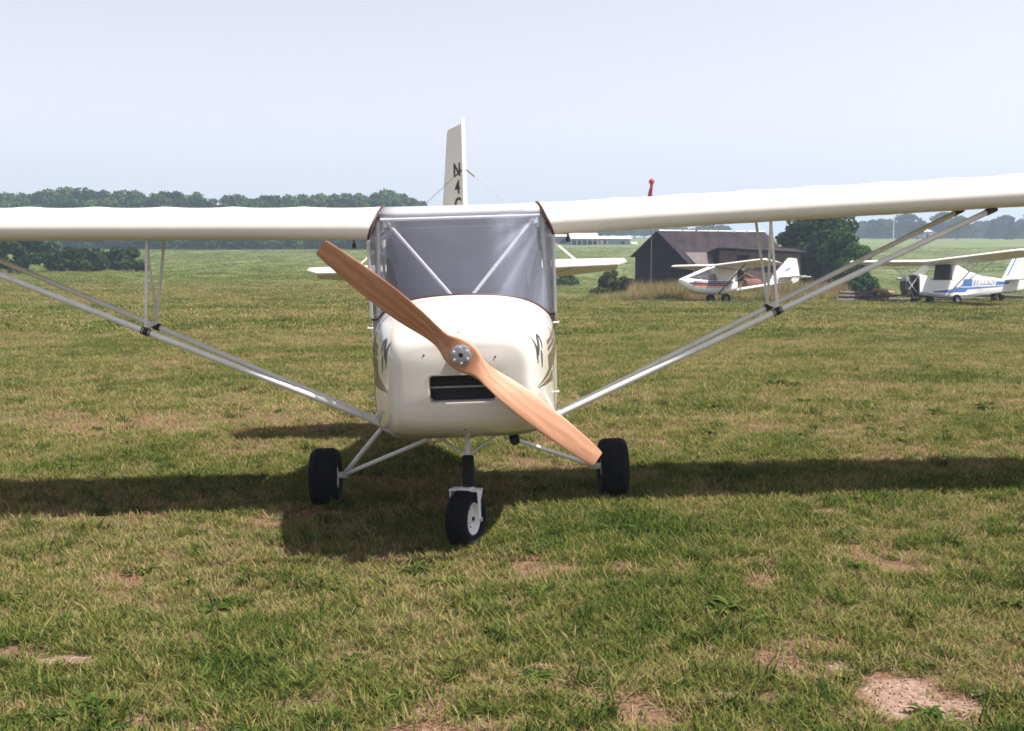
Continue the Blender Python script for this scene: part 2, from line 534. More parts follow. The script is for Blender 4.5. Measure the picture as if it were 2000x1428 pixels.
M['bark'] = mat('tree_bark', (0.07, 0.055, 0.042), 0.9, var=0.3, vscale=8, bump=0.5, bscale=15)

def foliage_mesh(name, clumps, n, size, m, seed, squash=0.8):
    """clumps: list of (centre, radius, weight); leaf-sized crossed triangles and quads near each clump's surface."""
    rg = np.random.default_rng(seed)
    w = np.array([c[1] ** 2 for c in clumps]); w = w / w.sum()
    idx = rg.choice(len(clumps), n, p=w)
    C = np.array([c[0] for c in clumps])[idx]; Rr = np.array([c[1] for c in clumps])[idx]
    d = rg.normal(size=(n, 3)); d /= np.linalg.norm(d, axis=1)[:, None]
    rad = Rr * (0.45 + 0.6 * rg.random(n) ** 0.6)
    P = C + d * rad[:, None] * np.array([1, 1, squash])
    nr = d + rg.normal(size=(n, 3)) * 0.55; nr /= np.linalg.norm(nr, axis=1)[:, None]
    up = rg.normal(size=(n, 3)); t = np.cross(nr, up); t /= np.linalg.norm(t, axis=1)[:, None]
    bt = np.cross(nr, t)
    s = size * (0.55 + 0.9 * rg.random(n))
    q = [P + (t * a_ + bt * b_) * s[:, None] for a_, b_ in ((-0.5, -0.1), (0.05, -0.55), (0.6, 0.05), (-0.05, 0.5))]
    V = np.stack(q, 1).reshape(-1, 3)
    me = bpy.data.meshes.new(name)
    me.vertices.add(4 * n); me.vertices.foreach_set('co', V.astype(np.float32).ravel())
    me.loops.add(4 * n); me.loops.foreach_set('vertex_index', np.arange(4 * n, dtype=np.int32))
    me.polygons.add(n); me.polygons.foreach_set('loop_start', np.arange(0, 4 * n, 4, dtype=np.int32))
    me.update(calc_edges=True)
    tint = np.repeat(np.clip(0.5 + rg.normal(size=n) * 0.22 + 0.25 * (rg.random(len(clumps))[idx] - 0.5) * 2, 0, 1), 4)
    at = me.attributes.new('tint', 'FLOAT', 'POINT'); at.data.foreach_set('value', tint.astype(np.float32))
    me.materials.append(m)
    return me

def crown_clumps(rx, rz, zc, n, seed, lobe=0.36):
    rnd = random.Random(seed)
    out = []
    for i in range(n):
        while True:
            p = Vector((rnd.uniform(-1, 1), rnd.uniform(-1, 1), rnd.uniform(-1, 1)))
            if p.length < 1: break
        p = p.normalized() * (p.length ** 0.4) * 0.8
        out.append(((p.x * rx, p.y * rx, zc + p.z * rz), lobe * (rx + rz) / 2 * rnd.uniform(0.55, 1.2)))
    return out

def trunk_mb(h, r, limbs, seed, rx):
    rnd = random.Random(seed)
    mb = MB()
    pts = [(rnd.uniform(-.05, .05) * i * r * 4, rnd.uniform(-.05, .05) * i * r * 4, h * i / 5) for i in range(6)]
    mb.tube(pts, [r * (1.25 - 0.18 * i) for i in range(6)], 7)
    for i in range(limbs):
        a_ = rnd.uniform(0, 6.28); z0 = h * rnd.uniform(0.35, 0.8)
        L_ = rx * rnd.uniform(0.5, 0.85)
        mb.tube([(0, 0, z0), (math.cos(a_) * L_ * .5, math.sin(a_) * L_ * .5, z0 + L_ * .45), (math.cos(a_) * L_, math.sin(a_) * L_, z0 + L_ * .75)], [r * .5, r * .32, r * .12], 5)
    return mb

def tree(name, loc, label, cat, crown_me, trunk_me, scale=1.0, rz=0.0, group=None):
    o = empty(name, loc, (0, 0, rz), label, cat, group)
    o.scale = (scale, scale, scale)
    for nm, me in (('trunk', trunk_me), ('crown', crown_me)):
        c = bpy.data.objects.new(nm, me); c.parent = o; COL.objects.link(c)
    return o

def gpos(x, y, dz=0.0):
    return (x, y, ground_z(x, y) + dz)
def at_px(px, d):
    """lateral position of photograph column px at distance d from the standpoint"""
    return (px - 905) / 2200.0 * d


# ------------------------------------------------------------------ the parked light aircraft in front (own frame: x across, y aft, z up; origin under the windscreen)
Y0 = 7.0
ROLL = R(-1.75)
plane = empty('light_aircraft', (0.037, Y0, 0), (0, ROLL, R(-0.85)), 'cream high-wing light aircraft with wooden propeller facing the viewer', 'aircraft')
def PY(d):
    return d - Y0

# --- cowling
HALF = [(0, 1.0), (.22, .993), (.45, .972), (.66, .930), (.82, .868), (.925, .785), (.98, .68), (1, .55), (1, .40), (1, .24), (.982, .13), (.925, .055), (.81, .014), (.5, .0), (.25, -.004), (0, -.006)]
HALF_R = [(0, 1.0), (.25, .998), (.50, .990), (.70, .972), (.84, .938), (.93, .882), (.982, .80), (1, .68), (1, .50), (1, .32), (.985, .18), (.935, .085), (.84, .03), (.6, .005), (.3, 0), (0, 0)]
def ring(a_, zb, zt, d, rnd, fwd=0.0):
    half = []
    for (u1, v1), (u2, v2) in zip(HALF, HALF_R):
        u = lerp(u1, u2, rnd); v = lerp(v1, v2, rnd)
        half.append((u * a_, PY(d), zb + v * (zt - zb)))
    h = catmull(half, 3)
    right = h
    left = [Vector((-p.x, p.y, p.z)) for p in h[1:-1]][::-1]
    return right + left
RD = [5.985, 5.990, 6.005, 6.03, 6.065, 6.13, 6.22, 6.36, 6.58, 6.80, 7.00, 7.15]
RA = [.315, .340, .366, .386, .402, .422, .447, .478, .517, .547, .568, .583]
RB = [.835, .800, .762, .730, .702, .668, .640, .608, .575, .555, .545, .54]
RT = [1.145, 1.178, 1.212, 1.236, 1.252, 1.272, 1.294, 1.323, 1.363, 1.408, 1.430, 1.445]
RR = [1, 1, 1, 1, .98, .92, .82, .65, .38, .14, .03, 0]
rings = [ring(RA[i], RB[i], RT[i], RD[i], RR[i]) for i in range(len(RD))]
def refine(rings, sub=3):
    cols = [catmull([r[k] for r in rings], sub) for k in range(len(rings[0]))]
    return [[c[i] for c in cols] for i in range(len(cols[0]))]
rings = refine(rings, 3)
mb = MB().loft(rings, True, False)
n = len(rings[0])
# front cap: shrink to the centre
c0 = sum(rings[0], Vector()) / n
b0 = len(mb.v)
prev = list(range(n))
for s, dy in ((0.8, -.005), (0.55, -.008), (0.25, -.010)):
    base = len(mb.v)
    mb.v += [Vector((c0.x + (p.x - c0.x) * s, p.y + dy, c0.z + (p.z - c0.z) * s)) for p in rings[0]]
    cur = list(range(base, base + n))
    for k in range(n):
        mb.f.append((prev[k], prev[(k + 1) % n], cur[(k + 1) % n], cur[k]))
    prev = cur
mb.f.append(tuple(prev))
cowl = mb.build('cowling', M['cowl'], plane, 179)
# cut along the windscreen base
bm = bmesh.new(); bm.from_mesh(cowl.data)
slope = -(0.155 / 0.37)
pc = Vector((0, PY(6.78), 1.403))
pn = Vector((0, -slope, 1)).normalized()
bmesh.ops.bisect_plane(bm, geom=bm.verts[:] + bm.edges[:] + bm.faces[:], plane_co=pc, plane_no=pn, clear_outer=True)
base_curve = []
for v in bm.verts:
    if abs((v.co - pc).dot(pn)) < 1e-4 and v.co.z > 1.2:
        base_curve.append(v.co.copy())
bm.to_mesh(cowl.data); bm.free()
base_curve.sort(key=lambda p: p.x)
bxs = [p.x for p in base_curve]; bys = [p.y for p in base_curve]; bzs = [p.z for p in base_curve]
# air intake: a rounded rectangular hole with a lip, cut with a boolean
IX0, IX1, IZ0, IZ1 = -.180, .180, .858, 1.008
cut = MB().box(((IX0 + IX1) / 2, PY(6.02), (IZ0 + IZ1) / 2), (IX1 - IX0, .22, IZ1 - IZ0)).build('cutter', None)
bmc = bmesh.new(); bmc.from_mesh(cut.data)
bmesh.ops.bevel(bmc, geom=[e for e in bmc.edges if abs((e.verts[0].co - e.verts[1].co).y) > .1], offset=.022, segments=4, affect='EDGES', profile=.5)
bmc.to_mesh(cut.data); bmc.free()
cut.parent = plane
# close the back so the boolean has a solid to work on
bm = bmesh.new(); bm.from_mesh(cowl.data)
bmesh.ops.holes_fill(bm, edges=[e for e in bm.edges if e.is_boundary], sides=0)
bm.to_mesh(cowl.data); bm.free()
md = cowl.modifiers.new('cut', 'BOOLEAN'); md.object = cut; md.operation = 'DIFFERENCE'; md.solver = 'EXACT'
bpy.context.view_layer.update()
dg = bpy.context.evaluated_depsgraph_get()
newme = bpy.data.meshes.new_from_object(cowl.evaluated_get(dg))
cowl.modifiers.clear()
cowl.data = newme
bpy.data.objects.remove(cut)
# remove the faces used to close the back / the cockpit opening and the duct walls deeper than the lip
bm = bmesh.new(); bm.from_mesh(cowl.data)
dead = []
for f in bm.faces:
    c = f.calc_center_median()
    if all(abs((v.co - pc).dot(pn)) < 2e-4 for v in f.verts) or all(abs(v.co.y - PY(7.15)) < 2e-4 for v in f.verts):
        dead.append(f)
bmesh.ops.delete(bm, geom=dead, context='FACES')
bm.to_mesh(cowl.data); bm.free()
cowl.data.shade_smooth(); cowl.data.set_sharp_from_angle(angle=R(38))
cowl_bvh_bm = bmesh.new(); cowl_bvh_bm.from_mesh(cowl.data)
BVH = BVHTree.FromBMesh(cowl_bvh_bm)
# lip, duct, radiator and bars
lip = MB()
pts = []
for (cx, cz, a0) in ((IX1 - .024, IZ1 - .024, 0), (IX0 + .024, IZ1 - .024, 90), (IX0 + .024, IZ0 + .024, 180), (IX1 - .024, IZ0 + .024, 270)):
    for k in range(5):
        a_ = R(a0 + 22.5 * k)
        pts.append((cx + .024 * math.cos(a_), cz + .024 * math.sin(a_)))
def front_y(x, z):
    h = BVH.ray_cast(Vector((x, -3, z)), Vector((0, 1, 0)))
    return h[0].y if h[0] else PY(6.0)
outer = [Vector((x * 1.085 , front_y(x * 1.085, .933 + (z - .933) * 1.2) + .001, .933 + (z - .933) * 1.2)) for x, z in pts]
mid_ = [Vector((x * 1.04, front_y(x * 1.085, .933 + (z - .933) * 1.2) - .002, .933 + (z - .933) * 1.10)) for x, z in pts]
inn = [Vector((x * .985, front_y(x * 1.085, .933 + (z - .933) * 1.2) + .004, .933 + (z - .933) * .985)) for x, z in pts]
deep = [Vector((x * .97, PY(6.105), .933 + (z - .933) * .97)) for x, z in pts]
lip.loft([outer, mid_, inn, deep], True)
lip.build('intake_lip', M['cowl'], cowl, 60)
duct = MB().box((0, PY(6.14), .933), (.37, .05, .17)).build('intake_radiator', M['radiator'], cowl)
for z_, r_, y_ in ((.958, .0045, 6.075), (.935, .0065, 6.07), (.914, .003, 6.085)):
    MB().tube([(-.175, PY(y_), z_), (.175, PY(y_), z_)], r_, 8).build('intake_bar', M['alu'] if r_ > .006 else M['darkmetal'], cowl, 60)
# panel seam and small fasteners
for (x, z) in ((-.012, 1.232), (.005, .655), (.004, .70), (.18, 1.10), (-.2, 1.12)):
    h = BVH.ray_cast(Vector((x, -3, z)), Vector((0, 1, 0)))
    if h[0]:
        MB().lathe([(-.003, .0001), (-.003, .005), (.003, .006)], 10, 'Y', h[0]).build('fastener', M['darkmetal'], cowl)
for sx in (-1, 1):
    for (d, z) in ((6.98, 1.205), (6.75, .80)):
        x0 = interp(d, RD, RA)
        m_ = MB().tube([(sx * (x0 - .01), PY(d), z), (sx * (x0 + .028), PY(d), z)], .0055, 8)
        m_.tube([(sx * (x0 + .024), PY(d), z - .006), (sx * (x0 + .024), PY(d), z + .012)], .004, 6)
        m_.build('cowl_latch', M['tube'], cowl, 60)
sr = ring(interp(6.70, RD, RA) + .0004, interp(6.70, RD, RB), interp(6.70, RD, RT) + .0004, 6.70, interp(6.70, RD, RR))
sr_pts = []
for p in sr:
    h = BVH.find_nearest(p)
    sr_pts.append(h[0])
hN = len(sr_pts)
MB().tube(sr_pts + [sr_pts[0]], .0024, 5, cap=False).build('panel_seam', M['darkmetal'], cowl)
for k in range(0, hN, 4):
    h = BVH.find_nearest(sr_pts[k] + Vector((0, -.018, 0)))
    if h[0].z > .6:
        MB().tube([h[0] - h[1] * .002, h[0] + h[1] * .0016], .0042, 8).build('cowl_screw', M['bolt'], cowl)

# decals laid on the cowling sides (side elevation d, z)
def decal(name, poly, sx, m):
    # fan the polygon into a fine grid of triangles and drop it on the skin along the surface normal side
    bm_ = bmesh.new()
    vs_ = [bm_.verts.new((0, d, z)) for d, z in poly]
    f_ = bm_.faces.new(vs_)
    bmesh.ops.triangulate(bm_, faces=[f_])
    for _ in range(4):
        long_e = [e for e in bm_.edges if e.calc_length() > .022]
        if not long_e: break
        bmesh.ops.subdivide_edges(bm_, edges=long_e, cuts=1)
        bmesh.ops.triangulate(bm_, faces=bm_.faces[:])
    for v in bm_.verts:
        o_ = Vector((sx * 3, PY(v.co.y), v.co.z))
        h = BVH.ray_cast(o_, Vector((-sx, 0, 0)))
        if h[0] is None:
            h = BVH.find_nearest(Vector((sx * .45, PY(v.co.y), v.co.z)))
        nn = h[1]
        if nn.x * sx < 0: nn = -nn
        v.co = h[0] + nn * .0022
    me = bpy.data.meshes.new(name); bm_.to_mesh(me); bm_.free()
    me.materials.append(m)
    o = bpy.data.objects.new(name, me); o.parent = cowl; COL.objects.link(o)
    return o
def ribbon(pts, w):
    out_l, out_r = [], []
    P = [Vector((a_, b_)) for a_, b_ in pts]
    for i, p in enumerate(P):
        t = (P[min(i + 1, len(P) - 1)] - P[max(i - 1, 0)]).normalized()
        nrm = Vector((-t.y, t.x))
        ww = w[i] if isinstance(w, (list, tuple)) else w
        out_l.append(p + nrm * ww / 2); out_r.append(p - nrm * ww / 2)
    return [tuple(p) for p in out_l + out_r[::-1]]
for sx in (-1, 1):
    # bronze lightning stripe: bars running aft, drop, long point running forward
    decal('stripe', [(6.42, 1.142), (7.12, 1.180), (7.12, 1.158), (6.42, 1.116)], sx, M['decal_gold'])
    decal('stripe', [(6.42, 1.106), (7.12, 1.146), (7.12, 1.122), (6.42, 1.080)], sx, M['decal_gold'])
    decal('stripe', [(6.40, 1.062), (7.12, 1.108), (7.12, 1.060), (6.50, 1.030), (6.60, .975), (6.40, .945), (6.065, .918), (6.42, .985)], sx, M['decal_gold'])
    decal('stripe', [(6.075, .912), (6.42, .934), (6.60, .958), (6.60, .895)], sx, M['decal_gold'])
    # charcoal emblem: tall wavy stroke, arch and short stroke
    E = [([(6.070, 1.190), (6.082, 1.160), (6.095, 1.125), (6.092, 1.085), (6.100, 1.045)], [.006, .022, .036, .026, .010]),
         ([(6.118, 1.090), (6.138, 1.130), (6.162, 1.170), (6.190, 1.198)], [.022, .040, .036, .010]),
         ([(6.190, 1.200), (6.218, 1.175), (6.226, 1.140), (6.216, 1.115)], [.008, .030, .026, .008]),
         ([(6.185, 1.110), (6.192, 1.082), (6.186, 1.048), (6.194, 1.010)], [.016, .034, .022, .007])]
    for pts, w in E:
        decal('emblem', ribbon(pts, w), sx, M['decal_ink'])
cowl_bvh_bm.free()

# --- cabin tub, tail cone
def cab_ring(d, a_, zb, zt):
    half = [(0, zb), (a_ * .5, zb), (a_ * .82, zb + .02), (a_ * .95, zb + .08), (a_, zb + .17), (a_, zb + .4), (a_, zt)]
    return [Vector((x, PY(d), z)) for x, z in half[::-1]] + [Vector((-x, PY(d), z)) for x, z in half[1:]]
tub = MB().loft([cab_ring(7.146, .580, .545, 1.252), cab_ring(7.5, .588, .545, 1.252), cab_ring(8.2, .575, .56, 1.252)], False)
tub.build('cabin_side', M['fabric'], plane, 40)
def tail_ring(d, a_, zb, zt, nseg=24):
    return [Vector((a_ * math.copysign(abs(math.cos(t)) ** .55, math.cos(t)), PY(d), (zb + zt) / 2 + (zt - zb) / 2 * math.copysign(abs(math.sin(t)) ** .55, math.sin(t)))) for t in [2 * math.pi * k / nseg for k in range(nseg)]]
tr_ = [tail_ring(8.2, .57, .56, 1.82), tail_ring(8.7, .45, .68, 1.74), tail_ring(9.3, .28, .88, 1.64), tail_ring(9.9, .14, 1.1, 1.56), tail_ring(10.45, .04, 1.28, 1.5)]
MB().loft(tr_, True, False).build('rear_fuselage', M['fabric'], plane, 179)
MB().prism([(-.55, .60), (.55, .60), (.565, 1.30), (.56, 1.815), (-.56, 1.815), (-.565, 1.30)], .01, lambda u, v, w: (u, PY(8.19) + w, v)).build('cabin_bulkhead', M['interior'], plane)
# instrument panel and seats
MB().prism([(-.50, .95), (.50, .95), (.50, 1.20), (.40, 1.28), (.2, 1.33), (-.2, 1.33), (-.40, 1.28), (-.50, 1.20)], .03, lambda u, v, w: (u, PY(7.02) + w, v)).build('instrument_panel', M['black'], plane)
for sx in (-1, 1):
    o = MB().box((sx * .27, PY(7.98), 1.10), (.44, .10, .62), (R(-12), 0, 0)).build('seat_back', M['seat'], plane)
    bevel_obj(o, .04, 3)

# --- wings
CH = 1.16
UP = [(0, 0), (.006, .030), (.02, .058), (.045, .085), (.08, .108), (.13, .130), (.20, .148), (.30, .155), (.42, .146), (.56, .120), (.72, .080), (.87, .038), (1.0, .003)]
LO = [(.87, -.022), (.72, -.035), (.56, -.045), (.42, -.053), (.30, -.061), (.20, -.067), (.13, -.070), (.08, -.069), (.045, -.062), (.02, -.046), (.006, -.024)]
NU = len(UP)
PROF = UP + LO
LE_D, LE_Z, INC, DIH = 7.085, 1.822, R(1.6), R(1.65)
def wing_pt(x, c, z, k=1.0, sag=0.0):
    """x spanwise (>0), c chord fraction, z profile height; returns frame coordinates for the +x wing"""
    y = c * CH * k
    zz = z * k + (-sag)
    return Vector((x, PY(LE_D) + y * math.cos(INC) + zz * math.sin(INC), LE_Z - y * math.sin(INC) + zz * math.cos(INC) + (x - .55) * math.tan(DIH)))
RIB = 0.435
def wing_mesh(sx):
    xs_ = []
    x = .585
    k = 0
    while x < 5.2:
        xs_.append(x); x += RIB / 6
    st = []
    for x in xs_:
        ph = ((x - .585) / RIB) % 1.0
        st.append((x, 1.0, math.sin(math.pi * ph) ** 0.6 if 0 < ph < 1 else 0.0))
    for (dx, kk) in ((.05, .99), (.10, .95), (.14, .88), (.17, .76), (.185, .55)):
        st.append((xs_[-1] + dx, kk, 0.0))
    rr = []
    for i, (x, kk, sg) in enumerate(st):
        rg_ = []
        for j, (c, z) in enumerate(PROF):
            sag = 0.0
            if j < NU:
                sag = sg * .0085 * sstep(.05, .22, c)
            else:
                sag = -sg * .004 * sstep(.06, .2, c)
            xx = x
            if i < 7:                                     # root rib leans in towards the top of the cabin
                f = max(0.0, (z + .07) / .225)
                xx = x - (1 - i / 7) * (.088 * f)
            if kk < 1:
                z = z * (kk ** .8); c = .25 + (c - .25) * kk
            p = wing_pt(xx, c, z, 1.0, sag)
            rg_.append(Vector((sx * p.x, p.y, p.z)))
        rr.append(rg_)
    return rr
for sx in (-1, 1):
    rr = wing_mesh(sx)
    w = MB().loft(rr, True, True).build('wing', M['fabric'], plane, 60)
    # dark red sealing strip round the root
    root = rr[0]
    strip = [root[j] + Vector((-sx * .002, -.002, 0)) for j in list(range(NU + 9, NU + 11)) + list(range(0, 9))]
    strip = [root[NU + 6] + Vector((-sx * .001, -.001, -.002)), root[NU + 8] + Vector((-sx * .001, -.002, -.002))] + strip
    MB().tube(strip, .0075, 6).build('root_trim', M['trim'], w, 179)
    # fuel drain under the root
    p = wing_pt(.68, .12, -.07)
    q = Vector((sx * p.x, p.y, p.z))
    MB().tube([q, q + Vector((0, 0, -.028))], .006, 8).tube([q + Vector((0, -.003, -.022)), q + Vector((0, -.003, -.052))], [.014, .011], 10).build('fuel_drain', M['darkmetal'], w, 50)

# centre section between the roots
cs = []
for x in np.linspace(-.502, .502, 9):
    rg_ = []
    for (c, z) in [(.055, .080)] + UP[4:]:
        p = wing_pt(.55, c, z - .004)
        rg_.append(Vector((x, p.y, p.z - .002 * (1 - (x / .5) ** 2) - (x > 9) )))
    cs.append(rg_)
cmb = MB().loft(cs, False)
centre = cmb.build('centre_section', M['centre'], plane, 60)
ms = centre.modifiers.new('thick', 'SOLIDIFY'); ms.thickness = .01
MB().tube([Vector((-.50, PY(7.14), 1.872)), Vector((.50, PY(7.14), 1.872))], .011, 10).build('windscreen_top_rail', M['tube'], plane, 60)
# overhead cloth
MB().box((0, PY(7.78), 1.822), (1.0, .92, .012)).build('cabin_headliner', M['interior'], plane)

# --- windscreen
topz, topy = 1.893, PY(7.118)
rows = []
NV, NUU = 44, 110
for i in range(NV + 1):
    v = i / NV
    row = []
    for j in range(NUU + 1):
        u = -1 + 2 * j / NUU
        bx = u * .581
        bp_ = Vector((bx, interp(bx, bxs, bys), interp(bx, bxs, bzs)))
        # top edge follows the centre section, its ends lie on the root ribs
        tx = u * .502
        tp = Vector((tx, topy + .01 * abs(u) ** 3, topz))
        p = bp_.lerp(tp, v)
        # sides stay upright to the wing's lower surface, then follow the rib
        s_ = abs(u) ** 6
        kx = .583 if v < .76 else lerp(.583, .502, (v - .76) / .24)
        p.x = math.copysign(lerp(abs(p.x), kx * abs(u), s_), u) if u else 0
        # bow forward between the edges
        p.y -= .035 * math.sin(math.pi * v) * (1 - abs(u) ** 4)
        # loose creases near the viewer's right side
        rp_ = Vector((p.x, p.z))
        if u > .35:
            ph_ = (u - .35) * 42 + (1 - v) * 7
            p.y += .0024 * math.sin(ph_) * sstep(.35, .6, u) * sstep(1.0, .82, u) * math.sin(math.pi * min(1, v * 1.05)) ** .5
        elif u < -.45:
            ph_ = (-u - .45) * 30 + (1 - v) * 5
            p.y += .0012 * math.sin(ph_) * sstep(.45, .7, -u) * sstep(1.0, .85, -u) * math.sin(math.pi * v)
        row.append(p)
    rows.append(row)
ws = MB().loft(rows, False).build('windscreen', M['glass'], plane, 179)
painted_glare = []
for v_ in ws.data.vertices:      # reflection streaks painted into the plastic's haze, fanning out from the upper right corner
    x_, z_ = v_.co.x, v_.co.z
    s_ = 0.0
    if x_ > .12:
        ang = math.atan2(1.93 - z_, .60 - x_)
        rad = math.hypot(1.93 - z_, .60 - x_)
        st_ = max(0, noise.noise(Vector((ang * 6, rad * .8, 2.0)))) * 1.1 + .45 * max(0, noise.noise(Vector((ang * 17, rad * 1.5, 5.0))))
        s_ = .07 * sstep(.15, .35, x_) + .34 * st_ * sstep(.14, .30, x_) * sstep(.05, .3, rad)
    elif x_ < -.3:
        s_ = .12 * max(0, noise.noise(Vector((x_ * 14 + z_ * 4, z_ * 1.2, 7.0)))) * sstep(.3, .45, -x_)
    painted_glare.append(s_)
at_ = ws.data.attributes.new('painted_glare', 'FLOAT', 'POINT'); at_.data.foreach_set('value', np.array(painted_glare, dtype=np.float32))
MB().tube([p + Vector((0, -.002, .001)) for p in rows[0]], .008, 6).build('windscreen_trim', M['trim'], ws, 179)
# side windows with frames
for sx in (-1, 1):
    q = [Vector((sx * .584, PY(7.16), 1.256)), Vector((sx * .588, PY(8.18), 1.256)), Vector((sx * .572, PY(8.18), 1.76)), Vector((sx * .584, PY(7.16), 1.752))]
    sw = MB().add(q, [(0, 1, 2, 3)]).build('side_window', M['sideglass'], plane)
    MB().tube([q[0], q[1]], .010, 8).tube([q[1], q[2]], .012, 8).tube([q[3], q[0]], .011, 8).build('window_frame', M['tube'], sw, 60)
    MB().tube([q[0].lerp(q[1], .5), q[3].lerp(q[2], .5)], .013, 8).build('door_post', M['tube'], sw, 60)
# cabin tubes seen through the screen
for sx in (-1, 1):
    MB().tube([(sx * .055, PY(6.86), 1.385), (sx * .520, PY(7.215), 1.925)], .0115, 10).build('cabin_brace', M['tube'], plane, 60)
    MB().tube([(sx * .535, PY(7.26), 1.76), (sx * .36, PY(7.62), 1.90)], .011, 10).build('roof_brace', M['tube'], plane, 60)
    MB().tube([(sx * .545, PY(7.21), 1.24), (sx * .520, PY(7.22), 1.86)], .012, 10).build('front_post', M['tube'], plane, 60)
    MB().box((sx * .545, PY(7.25), 1.80), (.05, .05, .05), (0, R(30 * sx), 0)).build('spar_fitting', M['trim'], plane)

# --- lift struts, jury struts
def strut_pts(sx):
    fa = Vector((sx * .578, PY(7.17), .592))
    ra = Vector((sx * .585, PY(7.24), .598))
    fw = wing_pt(3.43, .13, -.075); rw = wing_pt(3.47, .64, -.046)
    return fa, Vector((sx * fw.x, fw.y, fw.z)), ra, Vector((sx * rw.x, rw.y, rw.z))
for sx in (-1, 1):
    fa, fw, ra, rw = strut_pts(sx)
    f = MB().tube([fa, fw], .0192, 14).build('lift_strut', M['strut'], plane, 60)
    r = MB().tube([ra, rw], .0172, 14).build('lift_strut', M['strut'], plane, 60)
    for s_, a_, w_ in ((f, fa, fw), (r, ra, rw)):
        d_ = (w_ - a_).normalized()
        MB().tube([a_ - d_ * .035, a_ + d_ * .03], .0245, 12).build('strut_end_fitting', M['strut'], s_, 60)
        MB().tube([w_ - d_ * .05, w_ + d_ * .02], .023, 12).build('strut_end_fitting', M['darkmetal'], s_, 60)
    t = (2.02 - .58) / (3.43 - .58)
    fj = fa.lerp(fw, t); rj = ra.lerp(rw, t)
    df = (fw - fa).normalized(); dr = (rw - ra).normalized()
    MB().tube([fj - df * .016, fj + df * .016], .0255, 12).tube([fj - df * .030, fj - df * .024], .0245, 12).tube([fj + df * .024, fj + df * .030], .0245, 12).build('strut_clamp', M['black'], f, 60)
    MB().tube([rj - dr * .022, rj + dr * .022], .025, 12).build('strut_clamp', M['black'], r, 60)
    wf = wing_pt(1.985, .12, -.07); wf = Vector((sx * wf.x, wf.y, wf.z))
    wr = wing_pt(2.02, .58, -.046); wr = Vector((sx * wr.x, wr.y, wr.z))
    up_ = Vector((0, 0, .03))
    MB().tube([fj + up_, wf], .0095, 10).build('jury_strut', M['strut'], plane, 60)
    MB().tube([rj + up_, wr], .0095, 10).build('jury_strut', M['strut'], plane, 60)
    MB().tube([rj + up_, wf], .0085, 10).build('jury_strut', M['strut'], plane, 60)
    MB().tube([fj + up_ * .8, rj + up_ * .8], .009, 10).build('jury_strut', M['strut'], plane, 60)

# --- tail
ST = 1.42
def plate(poly, th, fn, bev=.006):
    m_ = MB().prism(poly, th, fn)
    return m_
# stabiliser: outline in (x, y); leading edge a little lower than the hinge line
def stab_fn(u, v, w):
    t = (v - 9.72) / .62
    return (u, PY(v), 1.49 + .062 * t + w)
stab = MB().prism([(-ST, 10.05), (-ST + .10, 9.86), (-.25, 9.72), (.25, 9.72), (ST - .10, 9.86), (ST, 10.05), (ST, 10.20), (.08, 10.34), (-.08, 10.34), (-ST, 10.20)], .026, stab_fn).build('tailplane', M['fabric'], plane)
bevel_obj(stab, .010, 2)
for sx in (-1, 1):
    DROOP = R(27)
    def elev_fn(u, v, w):
        hz = 1.49 + .062 * ((lerp(10.35, 10.21, abs(u) / ST)) - 9.72) / .62
        y = lerp(10.355, 10.215, abs(u) / ST)
        return (sx * u, PY(y + v * math.cos(DROOP) + w * math.sin(DROOP)), hz - v * math.sin(DROOP) + w * math.cos(DROOP))
    e = MB().prism([(.06, 0), (ST - .03, 0), (ST - .05, .20), (.5, .40), (.22, .42), (.06, .30)], .02, elev_fn).build('elevator', M['fabric'], plane)
    bevel_obj(e, .007, 2)
# fin and rudder
def fin_fn(u, v, w):
    return (w, PY(u), v)
fin = MB().prism([(9.55, 1.48), (9.90, 2.05), (10.16, 2.72), (10.20, 2.84), (10.235, 2.84), (10.235, 1.40)], .034, fin_fn).build('fin', M['fabric'], plane)
bevel_obj(fin, .012, 2)
DEF = R(28)
def rud_fn(u, v, w):
    # u aft of the hinge, deflected to the viewer's left
    return (-u * math.sin(DEF) - w * math.cos(DEF), PY(10.25) + u * math.cos(DEF) - w * math.sin(DEF), v)
rud = MB().prism([(0, 1.30), (.46, 1.42), (.45, 2.05), (.30, 2.745), (.27, 2.765), (0, 2.795)], .026, rud_fn).build('rudder', M['fabric'], plane)
bevel_obj(rud, .009, 2)

def text_mesh(name, body, size, mtx, m, parent, extrude=.001, shear=0.0, bold=0.0):
    cu = bpy.data.curves.new(name, 'FONT')
    cu.body = body; cu.size = size; cu.extrude = extrude; cu.shear = shear; cu.offset = bold
    cu.align_x = 'CENTER'; cu.align_y = 'CENTER'
    to = bpy.data.objects.new(name, cu)
    COL.objects.link(to)
    bpy.context.view_layer.update()
    dg_ = bpy.context.evaluated_depsgraph_get()
    me = bpy.data.meshes.new_from_object(to.evaluated_get(dg_))
    bpy.data.objects.remove(to); bpy.data.curves.remove(cu)
    me.materials.clear()
    me.materials.append(m)
    me.transform(mtx)
    o = bpy.data.objects.new(name, me)
    if parent: o.parent = parent
    COL.objects.link(o)
    return o
def rud_basis(u, v, sgn, off):
    o_ = Vector(rud_fn(u, v, sgn * off))
    ex = (Vector(rud_fn(0, v, 0)) - Vector(rud_fn(1, v, 0))).normalized() * sgn
    ez = Vector((0, 0, 1))
    nz_ = ex.cross(ez)
    return Matrix(((ex.x, ez.x, nz_.x, o_.x), (ex.y, ez.y, nz_.y, o_.y), (ex.z, ez.z, nz_.z, o_.z), (0, 0, 0, 1)))
